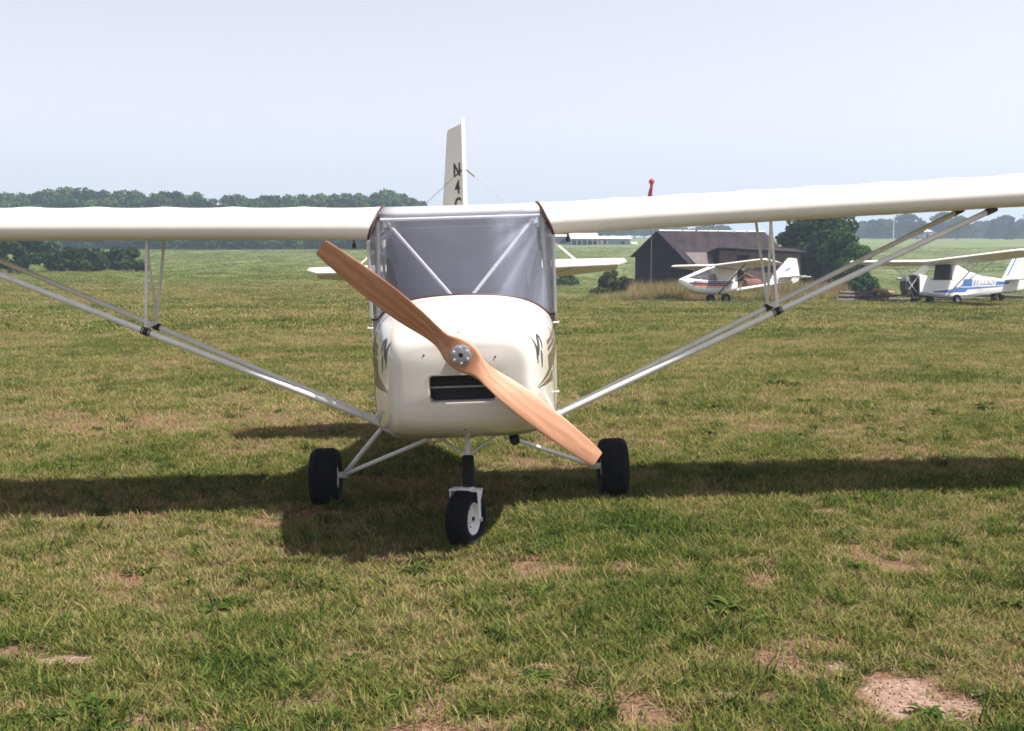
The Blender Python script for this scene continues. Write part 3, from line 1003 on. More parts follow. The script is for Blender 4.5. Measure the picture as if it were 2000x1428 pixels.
for k, ch in enumerate(('N', '4', 'C')):
    for sgn in (1, -1):
        mt = rud_basis(.115, 2.385 - k * .155, sgn, .0165)
        text_mesh('registration_letter', ch, .165, mt @ Matrix.Diagonal((1.15, 1, 1, 1)), M['ink'], rud, .0008, bold=.004)
# stay wires with turnbuckles
for sx in (-1, 1):
    a_ = Vector((sx * .015, PY(10.17), 2.38)); b_ = Vector((sx * .98, PY(10.0), 1.535))
    MB().tube([a_, b_], .0032, 6).build('stay_wire', M['wire'], plane)
    d_ = (b_ - a_).normalized()
    MB().tube([a_, a_ + d_ * .10], .007, 6).build('turnbuckle', M['wire_end'], plane)
    MB().tube([b_ - d_ * .22, b_], .009, 6).build('turnbuckle', M['tube'], plane)
    c_ = Vector((sx * .98, PY(10.0), 1.50)); e_ = Vector((sx * .08, PY(10.05), 1.22))
    MB().tube([c_, e_], .006, 6).build('stay_wire', M['wire'], plane)

# --- propeller
PROP_Y = 5.865
HUBZ = 1.128
propeller = empty('propeller', (0, PY(PROP_Y), HUBZ), (0, R(39.6), 0))
propeller.parent = plane
RS = [0, .03, .055, .075, .095, .12, .15, .19, .24, .30, .37, .45, .54, .63, .72, .80, .86, .895, .912]
CS = [.158, .154, .145, .132, .118, .106, .104, .115, .134, .150, .160, .164, .160, .152, .140, .126, .114, .105, .094]
TS = [.074, .074, .072, .069, .064, .057, .050, .044, .038, .032, .027, .023, .020, .017, .015, .0125, .011, .010, .008]
BS = [0, 0, 1, 3, 7, 14, 22, 30, 33, 31, 28, 25, 22, 19.5, 17.5, 16, 15, 14.5, 14.5]
def blade(sgn):
    rr = []
    for r_, c_, t_, b_ in zip(RS, CS, TS, BS):
        c_ *= lerp(.93, 1.0, sstep(.14, .05, r_))
        box = sstep(.16, .06, r_)
        ex = lerp(.9, .25, box)
        rg_ = []
        for k in range(28):
            t = 2 * math.pi * k / 28
            cx = math.copysign(abs(math.cos(t)) ** ex, math.cos(t)) * c_ / 2
            ty = math.copysign(abs(math.sin(t)) ** lerp(1.0, .25, box), math.sin(t)) * t_ / 2
            # flat rear face, cambered front; thin trailing edge
            if box < 1:
                cam = 1 - (cx / (c_ / 2)) ** 2
                if ty > 0: ty *= lerp(.35, 1, box)
                else: ty = lerp(-abs(ty) * 1.25 * (1 + .25 * cx / (c_ / 2)), ty, box)
            be = R(b_)
            # local frame: X along the blade, -Y towards the viewer, Z across; leading edge on -Z for the +X blade
            z = -cx * math.cos(be) + ty * math.sin(be) * 1
            y = -cx * math.sin(be) + ty * math.cos(be)
            # rotated so that the leading edge (cx > 0) is nearer the viewer
            rg_.append(Vector((r_, y, z)))
        rr.append(rg_)
    if sgn < 0:
        rr = [[Vector((-p.x, p.y, -p.z)) for p in g] for g in rr]
    return rr
for sgn in (1, -1):
    rr = blade(sgn)
    b = MB().loft(rr, True, True).build('blade', M['prop'], propeller, 40)
hub_plate = MB().lathe([(-.0375, .0001), (-.0375, .0125), (-.047, .0125), (-.047, .052), (-.0455, .055), (-.037, .0555), (-.03, .0555)], 40, 'Y').build('hub_plate', M['alu'], propeller, 30)
for k in range(6):
    a_ = R(60 * k + 12)
    c_ = (math.cos(a_) * .0405, -.047, math.sin(a_) * .0405)
    MB().lathe([(-.007, .0001), (-.007, .0050), (-.0055, .0062), (.001, .0065)], 6, 'Y', c_).build('hub_bolt', M['bolt'], hub_plate, 30)
    MB().lathe([(-.0008, .0001), (-.0008, .0032), (.001, .0034)], 10, 'Y', (math.cos(a_ + R(30)) * .042, -.047, math.sin(a_ + R(30)) * .042)).build('hub_hole', M['black'], hub_plate, 30)
MB().lathe([(-.0385, .0001), (-.0385, .0122)], 16, 'Y').build('shaft_hole', M['black'], hub_plate)
MB().tube([(0, .035, 0), (0, .16, 0)], .05, 20).build('prop_shaft', M['darkmetal'], propeller, 50)

# --- undercarriage
def wheel(name, dia, width, rim_d, parent, loc, rz=0.0, seg=48):
    e = empty(name, loc, (0, 0, rz)); e.parent = parent
    r_, w_ = dia / 2, width / 2
    rr_ = rim_d / 2
    prof = [(-w_ * .72, rr_ * .98), (-w_ * .86, rr_ + .010), (-w_ * .97, rr_ + (r_ - rr_) * .35), (-w_, rr_ + (r_ - rr_) * .58), (-w_ * .95, rr_ + (r_ - rr_) * .78), (-w_ * .83, r_ - .012), (-w_ * .66, r_ - .004)]
    tread = []
    for g in (-.45, -.15, .15, .45):
        tread += [(w_ * (g - .13), r_), (w_ * (g - .035), r_), (w_ * (g - .02), r_ - .005), (w_ * (g + .02), r_ - .005), (w_ * (g + .035), r_), (w_ * (g + .13), r_)]
    prof = prof + tread + [(-u, r) for u, r in prof[::-1]]
    MB().lathe(prof, seg, 'X').build('tyre', M['rubber'], e, 40)
    for s_ in (-1, 1):
        rp_ = [(s_ * w_ * .72, rr_ * 1.0), (s_ * w_ * .80, rr_ * .97), (s_ * w_ * .70, rr_ * .90), (s_ * w_ * .34, rr_ * .80), (s_ * w_ * .22, rr_ * .45), (s_ * w_ * .30, rr_ * .36), (s_ * w_ * .62, rr_ * .30), (s_ * w_ * .66, rr_ * .16), (s_ * w_ * .60, .0005)]
        rim = MB().lathe(rp_, 36, 'X').build('rim', M['rim'], e, 35)
        for k in range(5):
            a_ = 2 * math.pi * k / 5
            MB().lathe([(s_ * w_ * .22, .006), (s_ * (w_ * .22 + .008), .006), (s_ * (w_ * .22 + .009), .0003)], 6, 'X', (0, math.cos(a_) * rr_ * .6, math.sin(a_) * rr_ * .6)).build('wheel_nut', M['darkmetal'], rim)
    MB().tube([(-w_ * .8, 0, 0), (w_ * .8, 0, 0)], .011, 10).build('axle', M['darkmetal'], e, 50)
    return e
GZ = 0.0
MW_D, MW_W = .392, .190
for sx in (-1, 1):
    c = Vector((sx * .965, PY(7.46), MW_D / 2 - .012))
    w = wheel('main_wheel', MW_D, MW_W, .165, plane, c)
    hubp = Vector((sx * .845, PY(7.46), MW_D / 2 + .0))
    MB().tube([(sx * .545, PY(7.12), .555), hubp], .0155, 12).build('gear_leg', M['strut'], plane, 60)
    MB().tube([(sx * .235, PY(6.93), .525), (sx * .24, PY(6.95), .505), hubp], .0140, 12).build('gear_brace', M['strut'], plane, 60)
    MB().tube([hubp - Vector((sx * .02, 0, 0)), hubp + Vector((sx * .06, 0, 0))], .022, 12).build('axle_stub', M['strut'], plane, 60)
# nose leg
NWX, NWD, NW = -.012, 6.27, .338
STEER = R(-23)
leg_top = Vector((.008, PY(6.44), .60)); leg_bot = Vector((.008, PY(6.31), .395))
ax = (leg_bot - leg_top).normalized()
MB().tube([leg_top - ax * .06, leg_top + ax * .20], .0165, 14).build('nose_leg', M['strut'], plane, 60)
bt = []
p0 = Vector((.008, PY(6.375), .497)); p1 = Vector((.008, PY(6.315), .325))
NB = 60
bpts = [p0.lerp(p1, i / NB) for i in range(NB + 1)]
brs = [.0325 + .0045 * abs(math.sin(math.pi * 11 * i / NB)) for i in range(NB + 1)]
MB().tube(bpts, brs, 20).build('nose_leg_boot', M['boot'], plane, 179)
for sx in (-1, 1):
    MB().tube([(sx * .215, PY(6.80), .565), (.008 + sx * .014, PY(6.39), .505)], .0085, 10).build('nose_leg_brace', M['strut'], plane, 60)
nose = empty('nose_wheel_assembly', (NWX, PY(NWD), 0), (0, 0, STEER)); nose.parent = plane
wheel('nose_wheel', NW, .128, .185, nose, (0, 0, NW / 2 - .012), 0, 48)
fk = MB()
FH = .322
fk.box((0, .012, FH), (.178, .075, .007)).box((0, .01, FH + .006), (.075, .07, .010))
fork_top = fk.build('fork_crown', M['rim'], nose)
for s_ in (-1, 1):
    o = MB().prism([(-.016, FH), (.050, FH), (.040, FH - .02), (.017, FH - .06), (.014, .165), (.010, .142), (-.006, .142), (-.012, .165), (-.012, FH - .06)], .007, lambda u, v, w: (s_ * .0855 + w, u - .004, v)).build('fork_leg', M['rim'], nose)
    MB().lathe([(s_ * .089, .014), (s_ * .098, .014), (s_ * .099, .0005)], 6, 'X', (0, 0, NW / 2 - .012)).build('axle_nut', M['bolt'], nose, 30)
# exhaust
MB().tube([(.275, PY(6.82), .60), (.285, PY(6.76), .545), (.29, PY(6.70), .515)], [.034, .032, .030], 14, cap=False).build('exhaust_pipe', M['black'], plane, 60)
MB().lathe([(0, .0005), (0, .029)], 14, 'Y', (.289, PY(6.712), .519)).build('exhaust_bore', M['black'], plane)

# ------------------------------------------------------------------ barn, farm buildings, windsock
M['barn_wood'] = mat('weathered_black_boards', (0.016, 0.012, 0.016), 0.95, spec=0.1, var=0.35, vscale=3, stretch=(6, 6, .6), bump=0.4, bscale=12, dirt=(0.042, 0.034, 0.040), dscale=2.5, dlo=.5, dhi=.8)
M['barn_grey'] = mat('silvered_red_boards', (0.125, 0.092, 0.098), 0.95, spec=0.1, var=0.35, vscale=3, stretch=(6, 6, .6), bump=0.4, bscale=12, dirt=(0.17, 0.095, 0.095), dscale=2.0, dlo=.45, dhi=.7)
M['barn_roof'] = mat('old_dark_roofing', (0.034, 0.026, 0.032), 0.95, spec=0.1, var=0.25, vscale=1.2, bump=0.3, bscale=6, dirt=(0.068, 0.052, 0.055), dscale=.8, dlo=.45, dhi=.8)
M['rust_tin'] = mat('rusted_tin', (0.115, 0.092, 0.095), 0.8, 0.0, var=0.3, vscale=4, stretch=(1, 5, 1), dirt=(0.15, 0.07, 0.055), dscale=3)
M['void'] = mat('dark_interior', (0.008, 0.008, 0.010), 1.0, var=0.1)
M['white_roof'] = mat('white_metal_roof', (0.68, 0.67, 0.68), 0.45, var=0.06)
M['grey_wall'] = mat('grey_siding', (0.23, 0.22, 0.26), 0.8, var=0.15, vscale=.6, stretch=(1, 1, .3))
M['pale_post'] = mat('pale_timber', (0.50, 0.49, 0.50), 0.8, var=0.12)
M['red_cloth'] = mat('red_windsock_cloth', (0.42, 0.035, 0.045), 0.8, var=0.2, vscale=5)
M['red_paint'] = mat('faded_red_paint', (0.12, 0.034, 0.030), 0.8, var=0.25, vscale=4, dirt=(0.16, 0.06, 0.04), dscale=5)
M['pole'] = mat('galvanised_pole', (0.16, 0.155, 0.16), 0.5, 0.3, var=0.1)

BD = 74.0
bx0 = at_px(1241, 73); by0 = 73.0
BZ = ground_z(bx0 + 3, by0 + 2) - .25
barn = empty('barn', (bx0, by0, BZ), (0, 0, R(12)), 'dark weathered timber barn with a lean-to, beside the tail-boom aircraft', 'barn')
# local: x along the gable front to the right, y away; the long roof runs off to the right and back
GW, EZ, RZ_, LEN = 4.4, 3.62, 5.15, 8.6
# the barn's own axes: gable on the left end, ridge running along +x
# gable end lies in the plane x = 0 .. skewed view: it is turned so that both faces show
def board_wall(parent, name, p0, p1, zlo, ztop, m, bw=.24, th=.05, seed=0, gaps=()):
    rnd = random.Random(seed)
    p0 = Vector(p0); p1 = Vector(p1)
    L_ = (p1 - p0).length; d_ = (p1 - p0).normalized(); nn = Vector((-d_.y, d_.x, 0))
    k = int(L_ / bw)
    for i in range(k):
        u0 = L_ * i / k + .008; u1 = L_ * (i + 1) / k - .008
        zs0, zs1 = ztop(u0 / L_), ztop(u1 / L_)
        segs = [(zlo + rnd.uniform(-.05, .08), None)]
        spans = [(segs[0][0], None)]
        cuts = [(g[2], g[3]) for g in gaps if g[0] < (u0 + u1) / 2 < g[1]]
        z = spans[0][0]
        ranges = []
        for c0_, c1_ in sorted(cuts):
            ranges.append((z, c0_, c0_)); z = c1_
        ranges.append((z, zs0, zs1))
        off = rnd.uniform(-.012, .012)
        mb_ = MB()
        for (za, zb0, zb1) in ranges:
            if zb0 - za < .05: continue
            vs_ = []
            for w_ in (off, off + th):
                vs_ += [p0 + d_ * u0 + nn * w_ + Vector((0, 0, za)), p0 + d_ * u1 + nn * w_ + Vector((0, 0, za)), p0 + d_ * u1 + nn * w_ + Vector((0, 0, zb1)), p0 + d_ * u0 + nn * w_ + Vector((0, 0, zb0))]
            mb_.add(vs_, [(0, 1, 2, 3), (7, 6, 5, 4), (0, 4, 5, 1), (1, 5, 6, 2), (2, 6, 7, 3), (3, 7, 4, 0)])
        if mb_.v:
            mb_.build('board', m, parent)
# gable wall faces the viewer at a slant
g0 = Vector((0, 0, 0)); g1 = Vector((3.72, -1.0, 0))
gdir = (g1 - g0)
AP = .40
def gable_top(u):
    if u < AP: return lerp(3.10, 4.62, u / AP)
    return lerp(4.62, 2.30, (u - AP) / (1 - AP))
wall_g = MB().prism([(0, 0), (1, 0), (1, 2.28), (AP, 4.55), (0, 3.05)], .04, lambda u, v, w: g0 + gdir * u + Vector((.1 + w, .1, v))).build('gable_backing', M['void'], barn)
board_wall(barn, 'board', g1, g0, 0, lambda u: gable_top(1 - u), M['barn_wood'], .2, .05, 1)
# roof: near slope from the ridge down to the low eave, and the far slope
rdir = Vector((9.4, 3.4, 0))
ap = g0 + gdir * AP + Vector((0, 0, 4.66)); e1 = g1 + Vector((0, 0, 2.32)); e0 = g0 + Vector((0, 0, 3.14))
ov = -rdir.normalized() * .25
def roof_slab(a_, b_, nm, m, par, n_=7, rd=rdir, over=.16):
    a_ = a_ + ov; 
    dn = (b_ + ov - a_)
    b2 = a_ + dn * (1 + over / dn.length)
    quad = [a_, b2, b2 + rd, a_ + rd]
    up = (b2 - a_).cross(rd).normalized()
    if up.z < 0: up = -up
    o_ = MB().add(quad + [q + up * .07 for q in quad], [(0, 1, 2, 3), (7, 6, 5, 4), (0, 4, 5, 1), (1, 5, 6, 2), (2, 6, 7, 3), (3, 7, 4, 0)]).build(nm, m, par)
    return o_
rf = roof_slab(ap, e1, 'roof', M['barn_roof'], barn)
roof_slab(ap, e0, 'roof', M['barn_roof'], barn)
# pale ridge capping, broken in places
rnd = random.Random(4)
u = 0.02
while u < .98:
    l_ = rnd.uniform(.05, .11)
    a_ = ap + ov + rdir * u; b_ = ap + ov + rdir * min(1, u + l_)
    MB().tube([a_ + Vector((0, 0, .085)), b_ + Vector((0, 0, .085))], .055, 6).build('ridge_cap', M['white_roof'], rf)
    u += l_ + rnd.uniform(.0, .03)
# rusted tin on the low part of the roof
tin_a = ap.lerp(e1, .62) + Vector((.0, -.04, .09))
tin = [tin_a + rdir * .03, e1 + Vector((0, -.12, .03)) + rdir * .03, e1 + Vector((0, -.12, .03)) + rdir * .27, tin_a + rdir * .25]
MB().add(tin + [q + Vector((0, -.02, .03)) for q in tin], [(0, 1, 2, 3), (7, 6, 5, 4), (0, 4, 5, 1), (1, 5, 6, 2), (2, 6, 7, 3), (3, 7, 4, 0)]).build('tin_sheet', M['rust_tin'], rf)
# long side wall under the low eave
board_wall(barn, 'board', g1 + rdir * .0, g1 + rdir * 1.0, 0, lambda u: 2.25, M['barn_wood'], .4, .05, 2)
# back and far end so the barn is a whole building
far0 = g0 + rdir; far1 = g1 + rdir
MB().prism([(0, 0), (1, 0), (1, 2.28), (AP, 4.55), (0, 3.05)], .06, lambda u, v, w: far0 + gdir * u + Vector((w, 0, v))).build('end_wall', M['barn_wood'], barn)
MB().add([g0, far0, far0 + Vector((0, 0, 3.05)), g0 + Vector((0, 0, 3.05))], [(0, 1, 2, 3)]).build('back_wall', M['barn_wood'], barn)
# lean-to with a shallow gable, in front of the long side
q0 = g1 + rdir * .20 + Vector((.0, -.35, 0)); q1 = q0 + Vector((6.2, .55, 0))
l0 = q0 + Vector((-.75, 1.6, 0))
lt = empty('lean_to', (0, 0, 0)); lt.parent = barn
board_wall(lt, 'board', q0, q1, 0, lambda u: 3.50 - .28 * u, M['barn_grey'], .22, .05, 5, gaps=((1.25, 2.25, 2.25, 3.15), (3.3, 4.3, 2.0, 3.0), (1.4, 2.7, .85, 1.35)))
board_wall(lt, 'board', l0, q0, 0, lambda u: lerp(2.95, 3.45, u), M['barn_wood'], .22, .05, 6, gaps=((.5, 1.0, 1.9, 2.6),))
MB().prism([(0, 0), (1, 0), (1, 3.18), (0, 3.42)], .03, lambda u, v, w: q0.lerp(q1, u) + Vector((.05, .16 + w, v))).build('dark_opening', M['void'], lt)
ra = [l0 + Vector((-.35, -.1, 2.93)), q0 + Vector((-.15, -.35, 3.60)), q1 + Vector((.3, -.3, 3.30)), q1 + Vector((.3, 2.2, 3.55)), q0 + Vector((.4, 2.2, 3.72))]
MB().add(ra + [p + Vector((0, 0, .07)) for p in ra], [(0, 1, 2, 3, 4), (9, 8, 7, 6, 5)] + [(i, (i + 1) % 5, 5 + (i + 1) % 5, 5 + i) for i in range(5)]).build('lean_to_roof', M['barn_roof'], lt)

# windsock on its pole beside the barn
wx = at_px(1272.5, 68); wz = ground_z(wx, 68)
sock = empty('windsock', (wx, 68, wz), (0, 0, 0), 'limp red windsock hanging from a thin pole in front of the barn', 'windsock')
topz_ = 1.68 + (485 - 352) / 2200 * 68 - wz
MB().tube([(0, 0, -.2), (0, 0, topz_)], [.028, .02], 8).build('pole', M['pole'], sock, 60)
MB().tube([(-.02 + .2 * math.cos(a_), .2 * math.sin(a_), topz_ - .15 + .05 * math.cos(a_)) for a_ in [2 * math.pi * k / 16 for k in range(17)]], .015, 6).build('hoop', M['pole'], sock)
rr = []
for i in range(15):
    t = i / 14
    z = topz_ + .07 - t * 1.28
    wob = Vector((-.03 - .20 * max(0, t - .25) ** 1.1, .02 * math.sin(t * 9), z))
    r_ = interp(t, [0, .05, .14, .30, .45, .7, 1], [.02, .12, .165, .085, .10, .115, .10])
    rr.append([wob + Vector((r_ * math.cos(a_) * (1 + .12 * math.sin(3 * a_ + t * 5)), r_ * .7 * math.sin(a_) * (1 + .12 * math.sin(3 * a_ + t * 5)), 0)) for a_ in [2 * math.pi * k / 16 for k in range(16)]])
MB().loft(rr, True, True).build('sock', M['red_cloth'], sock, 60)

# faded red tank behind the tail-boom aircraft
rx_, ry_ = at_px(1472, 60), 60.0
tank = empty('field_tank', gpos(rx_, ry_), (0, 0, R(15)), 'faded red round metal tank in front of the lean-to', 'tank')
MB().lathe([(-.52, .001), (-.52, .28), (-.46, .42), (-.36, .46), (.36, .46), (.46, .42), (.52, .28), (.52, .001)], 24, 'X', (0, 0, .78)).build('tank_body', M['red_paint'], tank, 40)
for x in (-.32, .32):
    for y in (-.35, .35):
        MB().tube([(x, y, -.05), (x, y * .8, .55)], .035, 6).build('tank_leg', M['red_paint'], tank)

# far farm buildings
def shed(name, px0, px1, d, pyb, wall_h, roof_h, label, posts=0, depth=7.0, wallm='grey_wall', doors=()):
    x0, x1 = at_px(px0, d), at_px(px1, d)
    z = EYE - (pyb - 485) / 2200 * d - .25
    e = empty(name, ((x0 + x1) / 2, d, z), (0, 0, 0), label, 'building')
    w = x1 - x0
    hh = wall_h + .25
    if posts:
        MB().add([(-w / 2, depth, 0), (w / 2, depth, 0), (w / 2, depth, hh), (-w / 2, depth, hh)], [(0, 1, 2, 3)]).build('back_wall', M['void'], e)
        for s_ in (-1, 1):
            MB().box((s_ * w / 2, depth / 2, hh / 2), (.12, depth, hh)).build('side_wall', M[wallm], e)
        for i in range(posts + 1):
            MB().box((-w / 2 + w * i / posts, 0, hh / 2), (.22, .22, hh)).build('post', M['pale_post'], e)
        MB().box((0, .05, hh - .18), (w, .15, .36)).build('fascia', M['grey_wall'], e)
    else:
        MB().box((0, depth / 2, hh / 2), (w, depth, hh)).build('wall', M[wallm], e)
    for (u, dw, dh, mm) in doors:
        MB().box((-w / 2 + w * u, -.04, dh / 2 + .2), (dw, .08, dh)).build('door', M[mm], e)
    q = [(-w / 2 - .3, -.5, hh), (w / 2 + .3, -.5, hh), (w / 2 + .3, depth / 2, hh + roof_h), (-w / 2 - .3, depth / 2, hh + roof_h), (w / 2 + .3, depth + .5, hh), (-w / 2 - .3, depth + .5, hh)]
    MB().add(q + [(a_, b_, c_ + .15) for a_, b_, c_ in q], [(0, 1, 2, 3), (3, 2, 4, 5), (9, 8, 7, 6), (11, 10, 8, 9), (0, 6, 7, 1), (1, 7, 8, 2), (2, 8, 10, 4), (4, 10, 11, 5), (5, 11, 9, 3), (3, 9, 6, 0)]).build('roof', M['white_roof'], e)
    return e
shed('pole_shed', 1116, 1167, 262, 477.5, 1.25, 1.25, 'open-fronted pole shed with tall white roof in the far field', posts=5)
shed('long_shed', 1171, 1231, 266, 476.5, 1.15, .55, 'long low shed with narrow white roof behind the meadow', doors=((.12, 1.4, 1.0, 'pale_post'), (.2, 1.0, 1.0, 'pale_post'), (.75, .9, .7, 'void')))
shed('grey_shed', 1060, 1109, 268, 475.5, 1.55, .4, 'grey shed just past the windscreen edge in the far field', doors=((.45, .4, 1.3, 'pale_post'), (.8, 1.2, 1.0, 'void')))
MB_ = MB()
tk = MB().lathe([(-.8, .001), (-.8, .35), (-.65, .5), (.65, .5), (.8, .35), (.8, .001)], 14, 'X', (0, 0, .9)).build('gas_tank', M['white_roof'], None, 50, (at_px(1238, 264), 264, EYE + (485 - 476) / 2200 * 264 - 1.0))
tag(tk, 'small white gas tank at the end of the long shed', 'tank')
# distant house among the hazy trees
shed('farmhouse', 1812, 1840, 418, 464, 2.2, 1.5, 'pale farmhouse half hidden among the hazy trees', wallm='pale_post', doors=((.3, 1.0, 1.6, 'void'), (.7, 1.0, 1.2, 'void')))
# utility pole
ux, ud = at_px(1752, 330), 330.0
uz = ground_z(ux, ud)
up = empty('utility_pole', (ux, ud, uz), (0, 0, 0), 'pale wooden utility pole in front of the hazy trees', 'pole')
MB().tube([(0, 0, -.3), (0, 0, 6.6)], [.22, .15], 8).build('post', M['pale_post'], up, 60)
MB().box((0, 0, 6.1), (1.8, .12, .14)).build('crossarm', M['pale_post'], up)

# ------------------------------------------------------------------ trees and shrubs
protos = []
for s_ in range(4):
    rx = [4.6, 4.0, 5.2, 3.8][s_]; rz = [4.4, 5.0, 4.2, 4.8][s_]; zc = [7.2, 7.6, 6.8, 7.4][s_]
    cr = foliage_mesh('crown', crown_clumps(rx, rz, zc, 34, 10 + s_), 3400, .62, M['leaf_dark'] if s_ % 2 else M['leaf'], 20 + s_)
    tk_ = trunk_mb(zc, .28, 6, 30 + s_, rx)
    me = bpy.data.meshes.new('trunk'); me.from_pydata([tuple(v) for v in tk_.v], [], tk_.f); me.materials.append(M['bark'])
    protos.append((cr, me))
low = foliage_mesh('crown', crown_clumps(3.4, 2.4, 2.1, 26, 88, .4), 2400, .55, M['leaf_dark'], 89)

def instance_group(name, collname, sources, pts, rots, scls, kinds, tones, label):
    coll = bpy.data.collections.new(collname)
    for i, me in enumerate(sources):
        o = bpy.data.objects.new('%s_%02d' % (collname, i), me)
        coll.objects.link(o)
    me = bpy.data.meshes.new(name)
    n_ = len(pts)
    me.vertices.add(n_); me.vertices.foreach_set('co', np.asarray(pts, dtype=np.float32).ravel())
    a_ = me.attributes.new('rot', 'FLOAT_VECTOR', 'POINT'); a_.data.foreach_set('vector', np.asarray(rots, dtype=np.float32).ravel())
    a_ = me.attributes.new('scl', 'FLOAT_VECTOR', 'POINT'); a_.data.foreach_set('vector', np.asarray(scls, dtype=np.float32).ravel())
    a_ = me.attributes.new('kindi', 'INT', 'POINT'); a_.data.foreach_set('value', np.asarray(kinds, dtype=np.int32))
    a_ = me.attributes.new('tone', 'FLOAT', 'POINT'); a_.data.foreach_set('value', np.asarray(tones, dtype=np.float32))
    ob = bpy.data.objects.new(name, me); COL.objects.link(ob)
    tag(ob, label, None, None, 'stuff')
    ng = bpy.data.node_groups.new(name + '_nodes', 'GeometryNodeTree')
    ng.interface.new_socket('Geometry', in_out='INPUT', socket_type='NodeSocketGeometry')
    ng.interface.new_socket('Geometry', in_out='OUTPUT', socket_type='NodeSocketGeometry')
    N, L = ng.nodes, ng.links
    gi = N.new('NodeGroupInput'); go = N.new('NodeGroupOutput')
    ip = N.new('GeometryNodeInstanceOnPoints')
    ci = N.new('GeometryNodeCollectionInfo'); ci.inputs['Collection'].default_value = coll
    ci.inputs['Separate Children'].default_value = True; ci.inputs['Reset Children'].default_value = True
    def na(nm, dt):
        x = N.new('GeometryNodeInputNamedAttribute'); x.data_type = dt; x.inputs['Name'].default_value = nm
        return [o_ for o_ in x.outputs if o_.enabled and o_.name == 'Attribute'][0]
    er = N.new('FunctionNodeEulerToRotation')
    L.new(na('rot', 'FLOAT_VECTOR'), er.inputs[0])
    L.new(gi.outputs[0], ip.inputs['Points'])
    L.new(ci.outputs[0], ip.inputs['Instance'])
    ip.inputs['Pick Instance'].default_value = True
    L.new(na('kindi', 'INT'), ip.inputs['Instance Index'])
    L.new(er.outputs[0], ip.inputs['Rotation'])
    L.new(na('scl', 'FLOAT_VECTOR'), ip.inputs['Scale'])
    L.new(ip.outputs[0], go.inputs[0])
    md_ = ob.modifiers.new('scatter', 'NODES'); md_.node_group = ng
    return ob

rnd = random.Random(77)
low_pts, low_rot, low_scl = [], [], []
pts, rots, scls, kinds, tones = [], [], [], [], []
def wood_tree(x, y, top):
    k = rnd.randrange(4)
    z = ground_z(x, y) - .3
    h0 = [11.9, 12.8, 11.3, 12.4][k]
    s_ = (top - z) / h0
    pts.append((x, y, z)); rots.append((0, 0, rnd.uniform(0, 6.28))); kinds.append(k); tones.append(rnd.random())
    sw = max(.75, s_) * rnd.uniform(.85, 1.15)
    scls.append((sw, sw, s_))
# left wood: skyline heights read as picture rows at distance
SKY_X = [-600, -60, 0, 40, 60, 110, 150, 200, 260, 310, 370, 420, 520, 580, 640, 700, 760, 800, 822, 870]
SKY_Y = [388, 386, 377, 381, 388, 374, 372, 370, 371, 374, 372, 384, 383, 379, 378, 377, 374, 386, 397, 425]
px = -520
while px < 860:
    d = rnd.uniform(262, 290)
    top = EYE + (485 - interp(px, SKY_X, SKY_Y) + rnd.uniform(-5, 3)) / 2200 * d
    wood_tree(at_px(px, d), d, top)
    px += rnd.uniform(14, 26)
px = -520
while px < 840:
    d = rnd.uniform(244, 262)
    top = EYE + (485 - interp(px, SKY_X, SKY_Y) - rnd.uniform(8, 30)) / 2200 * d
    wood_tree(at_px(px, d), d, top)
    px += rnd.uniform(16, 32)
px = -500
while px < 880:      # understorey along the wood's edge
    d = rnd.uniform(232, 244)
    wood_tree(at_px(px, d), d, ground_z(at_px(px, d), d) + rnd.uniform(4.0, 6.5))
    px += rnd.uniform(12, 26)
px = -500
while px < 900:
    d = rnd.uniform(226, 240)
    x = at_px(px, d)
    low_pts.append((x, d, ground_z(x, d) - .3)); low_rot.append((0, 0, rnd.uniform(0, 6.28))); s_ = rnd.uniform(.7, 1.15); low_scl.append((s_ * 1.2, s_, s_))
    px += rnd.uniform(7, 13)
px = 1640
while px < 2100:
    d = rnd.uniform(425, 450)
    x = at_px(px, d)
    low_pts.append((x, d, ground_z(x, d) - .3)); low_rot.append((0, 0, rnd.uniform(0, 6.28))); s_ = rnd.uniform(.9, 1.7); low_scl.append((s_ * 1.4, s_, s_))
    px += rnd.uniform(6, 12)
px = 1645
while px < 2100:
    d = rnd.uniform(440, 470)
    wood_tree(at_px(px, d), d, EYE + (485 - rnd.uniform(428, 446)) / 2200 * d)
    px += rnd.uniform(14, 26)
px = 900
while px < 1420:     # low blue wood behind the sheds
    d = rnd.uniform(400, 440)
    wood_tree(at_px(px, d), d, EYE + (485 - rnd.uniform(436, 446)) / 2200 * d)
    px += rnd.uniform(12, 24)
instance_group('wood', 'wood_source', [p[0] for p in protos], pts, rots, scls, kinds, tones, 'dark broadleaf wood along the skyline behind the field')
instance_group('undergrowth', 'undergrowth_source', [low], low_pts, low_rot, low_scl, [0] * len(low_pts), [.5] * len(low_pts), 'dark undergrowth along the edge of the far woods')
# trunks of the wood
instance_group('wood_trunks', 'wood_trunk_source', [p[1] for p in protos], pts, rots, scls, kinds, tones, 'trunks under the broadleaf wood')

